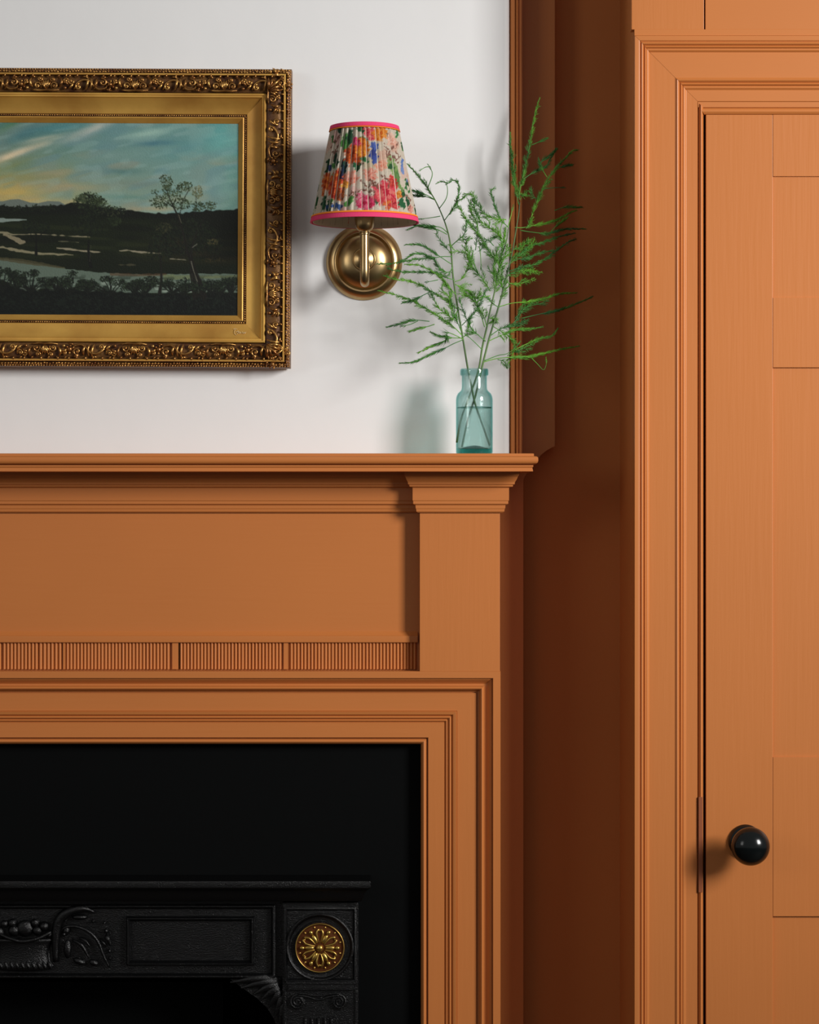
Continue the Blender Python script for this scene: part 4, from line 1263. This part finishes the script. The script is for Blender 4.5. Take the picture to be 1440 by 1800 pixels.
for (u, v, ru, rv, c_) in ((660, 275, 6, 17, '2f3f94'), (661, 262, 5, 7, '5a74c4'), (661, 288, 5, 8, '4a60b4'), (707, 288, 6, 8, '5a80cc'), (708, 300, 6, 7, '7a9ad8'), (578, 300, 5, 6, '2c3a6c'), (602, 312, 4, 9, '1f2c54'), (590, 370, 7, 5, '3c62a8'), (600, 374, 8, 4, '2c508c'), (574, 372, 6, 4, '2a4a7c'), (716, 318, 4, 5, '7a8cc0')):
    sdab(U(u, v), v, ru, rv, 0, hx(c_), .9, 5)
for t_ in ([(690, 262), (684, 278), (696, 284), (704, 272)], [(676, 262), (690, 280), (700, 290)], [(640, 330), (650, 338), (662, 330), (668, 340)], [(636, 350), (648, 345), (660, 348)], [(655, 326), (662, 336), (670, 330)], [(670, 318), (682, 326), (684, 340)], [(704, 352), (716, 348), (722, 360), (718, 372)], [(616, 356), (628, 352), (634, 356)], [(690, 292), (684, 286), (678, 272)], [(700, 250), (694, 264), (702, 278)], [(580, 262), (590, 250), (598, 240)], [(584, 286), (588, 270), (596, 258)], [(605, 360), (600, 350), (606, 340)]):
    twig([(U(a_, b_), b_) for a_, b_ in t_], 1.7, '86584a')
shimg *= (0.94 + 0.12 * NP.rand(*TH.shape))[..., None]
SHX = LX + radp * np.cos(TH); SHY = YSC + radp * np.sin(TH); SHZ = ZB_ + (ZT_ - ZB_) * Z1
me = grid_mesh('lamp_shade', SHX, SHY, SHZ, np.clip(shimg * 0.93, 0, 1), wrap=True)
pm = printmat('floral_cotton', 0.8, bump=0.0001, bscale=900)
_nt = pm.node_tree; _tr = _nt.nodes.new('ShaderNodeBsdfTranslucent'); _mx = _nt.nodes.new('ShaderNodeMixShader'); _mx.inputs[0].default_value = 0.35
_pb = _nt.nodes['Principled BSDF']; _at = [n for n in _nt.nodes if n.type == 'ATTRIBUTE'][0]
_nt.links.new(_at.outputs['Color'], _tr.inputs['Color']); _nt.links.new(_pb.outputs[0], _mx.inputs[1]); _nt.links.new(_tr.outputs[0], _mx.inputs[2])
_nt.links.new(_mx.outputs[0], _nt.nodes['Material Output'].inputs['Surface'])
me.materials.append(pm); me.shade_smooth()
shade = obj('lamp_shade', me, None, lamp, label='gathered white cotton shade printed with orange, pink and blue flowers')
bm = bmesh.new()
def band(r0, z0_, r1, z1_, t=0.0012):
    b = bmesh.new()
    lathe(b, [(r0, z0_), (r0 + t, z0_ + .0004), (r1 + t, z1_ - .0004), (r1, z1_), (r1 - t, z1_), (r0 - t, z0_)], (LX, YSC, 0), 'Z', 120, closed=True)
    return b
sl = (RT_ - RB_) / (ZT_ - ZB_)
def rz(z): return RB_ + (z - ZB_) * sl
pxh = sc_
obj('pink_binding', band(rz(ZB_ - 4.5 * pxh), ZB_ - 4.5 * pxh, rz(ZB_ + 4.2 * pxh), ZB_ + 4.2 * pxh), M_pink, shade, smooth=40)
obj('orange_piping', band(rz(ZB_ + 4 * pxh) + .0002, ZB_ + 4 * pxh, rz(ZB_ + 7.4 * pxh) + .0002, ZB_ + 7.4 * pxh), M_orange_trim, shade, smooth=40)
obj('pink_binding', band(rz(ZT_ - 4.0 * pxh), ZT_ - 4.0 * pxh, rz(ZT_ + 3.5 * pxh), ZT_ + 3.5 * pxh), M_pink, shade, smooth=40)
obj('orange_piping', band(rz(ZT_ - 6.2 * pxh) + .0002, ZT_ - 6.2 * pxh, rz(ZT_ - 4.0 * pxh) + .0002, ZT_ - 4.0 * pxh), M_orange_trim, shade, smooth=40)
bm = bmesh.new()
lathe(bm, [(rz(ZB_ - 4 * pxh) - .0035, ZB_ - 4 * pxh), (rz(ZT_ + 3 * pxh) - .0035, ZT_ + 3 * pxh), (rz(ZT_ + 3 * pxh) - .0030, ZT_ + 3 * pxh), (rz(ZB_ - 4 * pxh) - .0030, ZB_ - 4 * pxh)], (LX, YSC, 0), 'Z', 96, closed=True)
obj('lining', bm, M_lining, shade, smooth=40)
bm = bmesh.new()
for k_ in range(3):
    a_ = k_ * 2 * math.pi / 3 + 0.5
    tube(bm, [(LX + 9 * sc_ * math.cos(a_), YSC + 9 * sc_ * math.sin(a_), za(352)), (LX + (rz(za(262)) - .003) * math.cos(a_), YSC + (rz(za(262)) - .003) * math.sin(a_), za(262))], 0.0008, 6)
obj('shade_carrier', bm, M_brass, shade, smooth=True)

# ---------------------------------------------------------------- glass bottle
YB = -0.082
sb = sx_(YB)
BX = P(834, 0, YB).x
SHELF_Z = P(0, 796.8, -0.128).z
bz = lambda v: SHELF_Z + (795.0 - v) * sb
bottle = empty('glass_bottle', (BX, YB, SHELF_Z), 'small aqua glass bottle part filled with water on the mantel shelf', 'bottle')
def clearmat(name, tint, density=0.0, vcol=(1, 1, 1), ior=1.45, bump=0.0, refr=0.12):
    """clear tinted glass: straight transmission, a little refraction, Fresnel reflection and absorption in the wall"""
    m = glassmat(name, (1, 1, 1), ior, 0.0, density, vcol, bump)
    nt = m.node_tree; N = nt.nodes; L = nt.links
    g = [n for n in N if n.type == 'BSDF_GLASS'][0]; out = [n for n in N if n.type == 'OUTPUT_MATERIAL'][0]
    t = N.new('ShaderNodeBsdfTransparent'); t.inputs['Color'].default_value = (*tint, 1)
    gl = N.new('ShaderNodeBsdfGlossy'); gl.inputs['Roughness'].default_value = 0.03
    bpn = [n for n in N if n.type == 'BUMP']
    if bpn:
        L.new(bpn[0].outputs[0], gl.inputs['Normal'])
    m1 = N.new('ShaderNodeMixShader'); m1.inputs[0].default_value = 0.06; L.new(t.outputs[0], m1.inputs[1]); L.new(gl.outputs[0], m1.inputs[2])
    m2 = N.new('ShaderNodeMixShader'); m2.inputs[0].default_value = refr
    L.new(m1.outputs[0], m2.inputs[1]); L.new(g.outputs[0], m2.inputs[2]); L.new(m2.outputs[0], out.inputs['Surface'])
    return m


M_glass = clearmat('aqua_glass', (0.97, 0.992, 0.988), 105, (0.12, 0.66, 0.63), 1.45, 0.00012, 0.16)
M_water = clearmat('water', (0.985, 1, 0.995), 5, (0.45, 0.92, 0.86), 1.2, 0.0, 0.1)
outer = [(0.2, 795), (28, 795), (31, 794.3), (32.4, 792), (32.4, 700), (31.6, 694), (29, 688.5), (25, 685), (22.8, 682), (22.2, 678), (22.2, 658), (24.6, 656.5), (25, 654), (24.8, 647.5), (23.6, 645.2)]
inner = [(20.6, 645.6), (19.8, 648), (19.6, 660), (19.8, 679), (21.6, 684.5), (26, 689.5), (28.6, 695), (29.6, 701), (29.7, 783), (28, 786.5), (20, 784.0), (10, 781), (0.2, 780)]
bm = bmesh.new()
lathe(bm, [(r_ * sb, bz(v)) for r_, v in outer + inner], (BX, YB, 0), 'Z', 72)
obj('glass_body', bm, M_glass, bottle, smooth=50)
WL = 713.5
wp = [(0.2, 779.7), (10, 780.7), (20, 783.7), (28.1, 786.3), (29.85, 783), (29.85, WL), (29.4, WL + 0.6), (0.2, WL + 0.8)]
bm = bmesh.new()
lathe(bm, [(r_ * sb, bz(v)) for r_, v in wp], (BX, YB, 0), 'Z', 72)
wtr = obj('water', bm, M_water, bottle, smooth=50)
bm = bmesh.new()
tube(bm, [(BX + 29.2 * sb * math.cos(a), YB + 29.2 * sb * math.sin(a), bz(WL)) for a in [2 * math.pi * i / 64 for i in range(65)]], 0.0007, 6, cap=False)
obj('meniscus', bm, glassmat('meniscus', (0.35, 0.62, 0.58), 1.33), wtr, smooth=True)

# ---------------------------------------------------------------- asparagus fern
def needles(b, pts, i0, per, ln, ang, rr, taper=0.35, w=0.00038):
    """needle leaves along a polyline"""
    n = len(pts)
    cum = [0.0]
    for i in range(1, n): cum.append(cum[-1] + (pts[i] - pts[i - 1]).length)
    tot = cum[-1]; d = tot * i0
    step = per * K
    while d < tot:
        k = max(i for i in range(n) if cum[i] <= d); k = min(k, n - 2)
        f = (d - cum[k]) / max(1e-9, cum[k + 1] - cum[k])
        p = pts[k].lerp(pts[k + 1], f); t = (pts[k + 1] - pts[k]).normalized()
        fr_ = d / tot
        L_ = ln * K * (1 - (1 - taper) * max(0, (fr_ - i0) / (1 - i0)) ** 1.5) * rr.uniform(.6, 1.15)
        for _ in range(2 if rr.random() < .6 else 1):
            az_ = rr.uniform(0, 2 * math.pi)
            o_ = t.orthogonal().normalized(); o2 = t.cross(o_)
            a2 = math.radians(ang * rr.uniform(.6, 1.4))
            dr_ = t * math.cos(a2) + (o_ * math.cos(az_) + o2 * math.sin(az_)) * math.sin(a2)
            e = p + dr_ * L_; mid = p + dr_ * L_ * .5 + Vector((0, 0, -0.04 * L_))
            s1 = dr_.orthogonal().normalized(); s2 = dr_.cross(s1)
            q0 = [b.verts.new(p + (s1 * math.cos(x) + s2 * math.sin(x)) * w * .7) for x in (0, 2.09, 4.19)]
            q1 = [b.verts.new(mid + (s1 * math.cos(x) + s2 * math.sin(x)) * w) for x in (0, 2.09, 4.19)]
            tp = b.verts.new(e)
            for x in range(3):
                y = (x + 1) % 3
                b.faces.new((q0[x], q0[y], q1[y], q1[x])); b.faces.new((q1[x], q1[y], tp))
        d += step * rr.uniform(.7, 1.3)


def sprig(label, main, w, fronds, mmat=None):
    pts = [P(u, v, Y) for u, v, Y in main]
    rt = empty('asparagus_fern_sprig', pts[0], label, 'plant', 'asparagus fern sprigs in the bottle')
    b = bmesh.new(); mp_ = catmull(pts, 6)
    tube(b, mp_, [x * K for x in w], 7)
    obj('stem', b, M_stem, rt, smooth=True)
    rr = random.Random(len(label) * 13 + int(main[-1][0]))
    for fr_ in fronds:
        pl, kind_ = fr_[0], fr_[1]
        m = fr_[2] if len(fr_) > 2 else M_leaf
        i0, per, ln, ang = {'f': (.18, .75, 16, 42), 's': (.28, .7, 15, 19), 't': (.70, 1.8, 8, 25), 'd': (.06, 0.48, 18, 37), 'b': (.10, .52, 15, 25)}[kind_]
        P3 = [P(*q) for q in pl]
        cp_ = catmull(P3, 6)
        b = bmesh.new()
        tube(b, cp_, [.85 * K, .7 * K, .45 * K], 5)
        dark_ = (m is DKm)
        if kind_ in 'fdb':
            needles(b, cp_, i0, per * 2.0, ln * .8, ang, rr)
            n_ = len(cp_); L_all = sum((cp_[i + 1] - cp_[i]).length for i in range(n_ - 1)) / K
            nb = int(L_all * (1 - i0) / (7.5 if kind_ == 'd' else 9.5))
            for q in range(nb):
                f_ = i0 + (1 - i0) * (q + rr.random()) / nb * .93
                k_ = min(n_ - 2, int(f_ * (n_ - 1))); p_ = cp_[k_]; t_ = (cp_[k_ + 1] - cp_[k_]).normalized()
                o_ = t_.orthogonal().normalized(); o2 = t_.cross(o_); az_ = rr.uniform(0, 6.28)
                side = (o_ * math.cos(az_) + o2 * math.sin(az_)); side.y *= .6; side.normalize()
                a2 = math.radians((38 if kind_ != 'b' else 22) * rr.uniform(.6, 1.3))
                ll = (20 if kind_ != 'b' else 17) * rr.uniform(.5, 1.15) * (1.1 - .65 * f_) * K
                d_ = t_ * math.cos(a2) + side * math.sin(a2)
                sub = [p_, p_ + d_ * ll * .5, p_ + (d_ * .7 + t_ * .3).normalized() * ll + Vector((0, 0, -.06 * ll))]
                sub = catmull(sub, 3)
                tube(b, sub, [.5 * K, .35 * K], 4)
                needles(b, sub, .1, 1.25, 9.5, 33, rr, .5, .00033)
        else:
            needles(b, cp_, i0, per, ln, ang, rr)
        obj('frond', b, m, rt, smooth=True, kind='stuff')
    return rt


Y1, Y2, Y3 = -0.085, -0.080, -0.076
DKm = M_leaf_dark
# sprig leaning left towards the lamp
sprig('green fern sprig leaning left from the bottle towards the lamp shade',
      [(861, 783, -.072), (850, 752, -.076), (836, 712, -.082), (829, 680, -.085), (822, 645, -.088), (813, 590, -.088), (806, 550, -.086), (800, 510, -.084), (796, 480, -.082), (793, 440, -.078), (788, 410, -.075), (778, 380, -.070), (764, 350, -.064), (748, 325, -.058), (732, 305, -.052)], [1.7, 1.7, 1.6, 1.2, .8],
      [([(764, 350, -.064), (748, 325, -.058), (732, 305, -.052), (716, 288, -.048)], 'b', DKm), ([(752, 331, -.060), (760, 308, -.062), (757, 296, -.064), (752, 288, -.066)], 't', DKm), ([(757, 293, -.065), (748, 294, -.066), (738, 300, -.068)], 't', DKm),
       ([(766, 352, -.064), (750, 346, -.060), (730, 343, -.05), (712, 343, -.045)], 's', DKm), ([(766, 352, -.064), (748, 342, -.064), (728, 336, -.06), (712, 334, -.055)], 's', DKm), ([(774, 380, -.070), (756, 383, -.07), (736, 385, -.065)], 't', DKm),
       ([(773, 366, -.070), (784, 350, -.074), (787, 335, -.077), (784, 322, -.08), (776, 319, -.08), (766, 323, -.08)], 't', DKm), ([(782, 387, -.072), (798, 364, -.08), (806, 344, -.085), (806, 325, -.088), (797, 317, -.09), (785, 324, -.09)], 'b', DKm),
       ([(788, 410, -.074), (775, 400, -.076), (755, 397, -.078), (735, 396, -.08), (716, 404, -.082)], 's', DKm), ([(786, 412, -.074), (770, 404, -.076), (752, 400, -.075), (730, 396, -.078)], 's', DKm),
       ([(794, 432, -.078), (806, 421, -.085), (816, 412, -.09), (820, 400, -.095), (822, 386, -.098)], 'f', DKm), ([(793, 445, -.08), (780, 430, -.085), (765, 410, -.088)], 'f', DKm),
       ([(795, 451, -.08), (778, 451, -.085), (760, 453, -.09), (745, 447, -.095), (728, 446, -.1), (708, 458, -.1)], 's', DKm), ([(793, 464, -.08), (775, 452, -.085), (755, 438, -.09), (738, 430, -.095), (714, 430, -.1)], 's', DKm),
       ([(796, 468, -.081), (790, 478, -.085), (776, 475, -.09), (760, 455, -.09), (740, 455, -.095), (718, 458, -.1), (690, 463, -.105), (662, 464, -.11)], 'b', DKm), ([(799, 492, -.083), (785, 488, -.09), (766, 480, -.095), (745, 478, -.1), (722, 478, -.105), (700, 477, -.11), (680, 472, -.115)], 'b', DKm),
       ([(803, 520, -.084), (790, 505, -.09), (772, 486, -.095), (755, 474, -.1), (735, 466, -.105), (712, 465, -.11)], 'b'), ([(770, 492, -.095), (760, 494, -.097), (748, 496, -.1)], 't', DKm),
       ([(806, 545, -.085), (790, 532, -.09), (772, 520, -.095), (755, 510, -.1), (738, 500, -.105), (718, 493, -.11), (695, 491, -.115), (674, 484, -.12)], 'b'), ([(756, 513, -.1), (742, 520, -.105), (728, 527, -.108), (708, 532, -.11)], 's', DKm),
       ([(813, 590, -.088), (798, 575, -.095), (780, 562, -.1), (762, 550, -.105), (744, 540, -.108), (724, 528, -.11), (704, 521, -.115), (686, 516, -.12), (665, 511, -.125)], 'b'), ([(755, 565, -.105), (738, 563, -.106), (724, 563, -.108), (706, 568, -.11), (681, 575, -.11)], 's', DKm), ([(735, 564, -.106), (722, 570, -.108), (705, 574, -.11)], 't', DKm),
       ([(764, 570, -.105), (752, 574, -.106), (738, 577, -.108), (720, 582, -.11)], 's'), ([(815, 597, -.089), (802, 590, -.095), (787, 585, -.1), (785, 596, -.1), (772, 604, -.1), (755, 610, -.103), (736, 620, -.105)], 's'), ([(812, 594, -.089), (798, 594, -.095), (785, 592, -.1), (770, 590, -.104), (758, 584, -.106)], 's'),
       ([(815, 597, -.088), (798, 604, -.095), (782, 612, -.1), (762, 620, -.105), (742, 630, -.108), (724, 637, -.11), (705, 638, -.112)], 's', DKm),
       ([(805, 545, -.086), (796, 560, -.09), (785, 552, -.093), (772, 542, -.096), (762, 525, -.1), (757, 515, -.1)], 'd'), ([(800, 560, -.088), (792, 540, -.092), (788, 520, -.094), (776, 508, -.096), (780, 500, -.098)], 'f'), ([(812, 585, -.088), (802, 560, -.09), (795, 540, -.09), (790, 512, -.09)], 'f', DKm),
       ([(800, 500, -.083), (812, 505, -.08), (822, 512, -.078), (838, 525, -.078), (846, 508, -.078)], 'd'), ([(800, 495, -.083), (812, 490, -.08), (820, 475, -.078), (824, 460, -.078), (818, 440, -.078)], 'f'), ([(812, 572, -.088), (822, 562, -.09), (836, 548, -.092), (850, 520, -.095), (858, 505, -.095)], 'f', DKm), ([(812, 594, -.088), (820, 588, -.08), (824, 575, -.075), (826, 560, -.07)], 'f')])
# sprig rising up the middle
sprig('green fern sprig rising upright in the middle of the bottle',
      [(803, 778, -.092), (810, 740, -.090), (824, 700, -.084), (836, 668, -.080), (843, 643, -.078), (848, 610, -.076), (856, 575, -.075), (862, 545, -.074), (868, 520, -.072), (874, 490, -.07), (880, 455, -.068), (890, 425, -.066), (894, 400, -.064)], [1.8, 1.8, 1.6, 1.2, .8],
      [([(868, 520, -.072), (874, 490, -.07), (880, 455, -.068), (886, 425, -.066), (890, 400, -.062)], 'd'), ([(872, 500, -.072), (868, 475, -.078), (872, 450, -.08), (878, 430, -.082)], 'd'), ([(878, 470, -.07), (888, 450, -.07), (892, 430, -.07)], 'd'),
       ([(862, 512, -.074), (848, 490, -.08), (835, 475, -.084), (826, 462, -.088), (822, 440, -.09), (820, 425, -.09), (830, 418, -.09)], 'd'), ([(843, 485, -.08), (832, 462, -.084), (824, 448, -.086), (800, 440, -.088), (792, 430, -.09)], 'f'),
       ([(880, 470, -.07), (870, 455, -.075), (858, 440, -.08), (850, 425, -.08), (838, 408, -.08), (826, 396, -.08), (812, 372, -.08), (800, 352, -.08)], 'd'), ([(888, 425, -.068), (876, 412, -.072), (858, 398, -.076), (842, 385, -.08), (834, 365, -.082), (833, 345, -.084), (824, 341, -.086), (808, 352, -.088)], 'd'),
       ([(840, 400, -.08), (836, 385, -.082), (828, 375, -.082), (826, 360, -.082), (828, 352, -.082)], 'd'), ([(894, 400, -.064), (880, 385, -.066), (872, 366, -.068), (866, 348, -.07), (864, 336, -.07), (868, 331, -.07)], 'b', DKm), ([(890, 386, -.066), (870, 385, -.07), (852, 376, -.074), (842, 362, -.078), (834, 350, -.08)], 'd'),
       ([(836, 440, -.08), (838, 425, -.078), (838, 412, -.078), (835, 398, -.08)], 'f', DKm), ([(868, 432, -.075), (858, 422, -.078), (850, 428, -.08), (842, 434, -.082)], 'f', DKm), ([(843, 434, -.082), (845, 452, -.084), (846, 475, -.086)], 't'),
       ([(856, 575, -.075), (852, 560, -.08), (845, 548, -.082), (835, 530, -.085), (820, 518, -.086)], 'f'), ([(858, 560, -.075), (866, 560, -.07), (872, 562, -.068), (860, 568, -.065)], 'd'), ([(862, 520, -.074), (840, 523, -.08), (822, 520, -.084), (806, 516, -.086)], 'f'),
       ([(848, 615, -.077), (838, 605, -.082), (824, 592, -.088), (815, 585, -.09)], 't', DKm), ([(854, 600, -.077), (842, 590, -.082), (830, 578, -.086), (820, 560, -.088), (812, 540, -.09), (808, 522, -.09)], 'f', DKm), ([(852, 575, -.076), (845, 552, -.08), (838, 535, -.082), (832, 512, -.085)], 'f'), ([(886, 440, -.068), (880, 420, -.07), (872, 415, -.07), (862, 420, -.075)], 'f', DKm),
       ([(893, 400, -.064), (898, 380, -.06), (903, 360, -.058)], 't'), ([(882, 425, -.068), (880, 408, -.07), (882, 395, -.072), (886, 385, -.072)], 't')])
# sprig leaning right over the alcove
sprig('green fern sprig leaning right from the bottle across the orange alcove',
      [(812, 786, -.074), (822, 740, -.077), (836, 695, -.079), (843, 665, -.077), (850, 635, -.075), (860, 595, -.072), (872, 555, -.070), (882, 520, -.068), (890, 490, -.066), (897, 460, -.064), (903, 430, -.062), (908, 400, -.06), (912, 375, -.058), (914, 355, -.056)], [1.8, 1.8, 1.6, 1.2, .8],
      [([(912, 360, -.056), (906, 330, -.055), (900, 300, -.054), (898, 265, -.052), (897, 233, -.05)], 'b'), ([(912, 345, -.056), (916, 325, -.055), (922, 300, -.054), (930, 262, -.053), (936, 225, -.052), (942, 195, -.051), (949, 172, -.05)], 'b'), ([(906, 335, -.056), (903, 300, -.056), (899, 262, -.056)], 'b'),
       ([(914, 352, -.056), (912, 340, -.05), (920, 345, -.05), (928, 335, -.045)], 'd'), ([(912, 322, -.055), (930, 308, -.05), (948, 298, -.046), (962, 290, -.042), (976, 262, -.04)], 's', DKm), ([(935, 255, -.05), (946, 250, -.05), (962, 243, -.05)], 's', DKm), ([(948, 300, -.046), (952, 285, -.044), (964, 276, -.042), (979, 262, -.04)], 's', DKm),
       ([(930, 395, -.055), (940, 365, -.055), (950, 340, -.055), (962, 318, -.055), (975, 297, -.054), (990, 282, -.052), (1005, 266, -.05), (1016, 264, -.048)], 'b'), ([(962, 312, -.055), (952, 295, -.055), (947, 280, -.055)], 's'), ([(975, 297, -.054), (992, 292, -.053), (1006, 290, -.052)], 's', DKm), ([(955, 332, -.055), (975, 330, -.052), (995, 330, -.05)], 't', DKm),
       ([(945, 350, -.055), (936, 345, -.053), (930, 335, -.052)], 'f', DKm), ([(905, 400, -.06), (920, 400, -.056), (945, 395, -.05), (975, 388, -.046), (1000, 375, -.042), (1012, 370, -.04)], 's'), ([(925, 402, -.056), (930, 395, -.055), (932, 385, -.055)], 'd'), ([(915, 405, -.058), (935, 408, -.055), (962, 410, -.052), (990, 403, -.05), (1028, 402, -.046)], 's', DKm),
       ([(968, 408, -.052), (980, 395, -.05), (998, 382, -.048)], 's'), ([(975, 370, -.05), (995, 364, -.048), (1022, 364, -.046)], 's', DKm),
       ([(897, 455, -.064), (915, 445, -.06), (935, 432, -.056), (955, 425, -.052), (985, 415, -.048), (1010, 410, -.045)], 'b', DKm), ([(895, 465, -.064), (912, 450, -.06), (925, 440, -.056), (940, 420, -.054)], 'd'), ([(892, 478, -.064), (915, 470, -.06), (940, 465, -.056), (968, 448, -.052), (995, 428, -.048), (1012, 420, -.046)], 'b', DKm),
       ([(890, 485, -.065), (908, 478, -.062), (930, 476, -.058), (953, 479, -.055)], 'd'), ([(888, 495, -.066), (905, 500, -.062), (925, 495, -.058), (940, 488, -.056)], 'f'), ([(905, 455, -.062), (925, 455, -.058), (945, 446, -.055), (975, 440, -.05)], 'b', DKm), ([(900, 440, -.062), (918, 432, -.06), (930, 420, -.06)], 'd'),
       ([(875, 540, -.07), (900, 533, -.064), (930, 530, -.058), (955, 525, -.055), (985, 516, -.052), (1012, 515, -.05)], 's'), ([(905, 560, -.062), (915, 550, -.06), (925, 540, -.058), (945, 535, -.056), (965, 528, -.054)], 'f', DKm), ([(915, 560, -.062), (945, 553, -.058), (980, 545, -.054), (1010, 535, -.05), (1042, 521, -.046)], 's', DKm),
       ([(862, 590, -.072), (880, 578, -.068), (900, 570, -.064), (912, 555, -.06), (918, 540, -.058), (920, 525, -.056)], 'f', DKm), ([(858, 600, -.072), (880, 590, -.068), (905, 580, -.064), (930, 578, -.06), (952, 575, -.058)], 's'), ([(900, 575, -.064), (912, 570, -.06), (922, 562, -.06)], 'd', DKm),
       ([(866, 573, -.07), (880, 582, -.068), (895, 592, -.066), (905, 612, -.064), (893, 640, -.062)], 'f'), ([(905, 615, -.064), (925, 605, -.06), (950, 595, -.057), (970, 590, -.055), (980, 578, -.054)], 's'), ([(892, 625, -.066), (905, 618, -.064), (920, 612, -.06), (945, 600, -.058)], 'f', DKm),
       ([(848, 637, -.076), (875, 630, -.072), (905, 628, -.066), (930, 627, -.062), (960, 620, -.058), (990, 613, -.055), (1016, 609, -.052)], 's'), ([(852, 634, -.076), (875, 625, -.072), (895, 620, -.068), (915, 600, -.066)], 't', DKm), ([(875, 632, -.072), (885, 635, -.07), (893, 645, -.068)], 'f', DKm),
       ([(935, 630, -.062), (945, 640, -.062), (955, 650, -.062), (960, 642, -.062), (960, 628, -.062)], 't'), ([(878, 530, -.069), (885, 515, -.066), (888, 500, -.064), (893, 470, -.062)], 'd'), ([(884, 510, -.067), (880, 490, -.064), (884, 470, -.062)], 'd'), ([(876, 540, -.07), (862, 530, -.072), (850, 515, -.075)], 'f', DKm)])
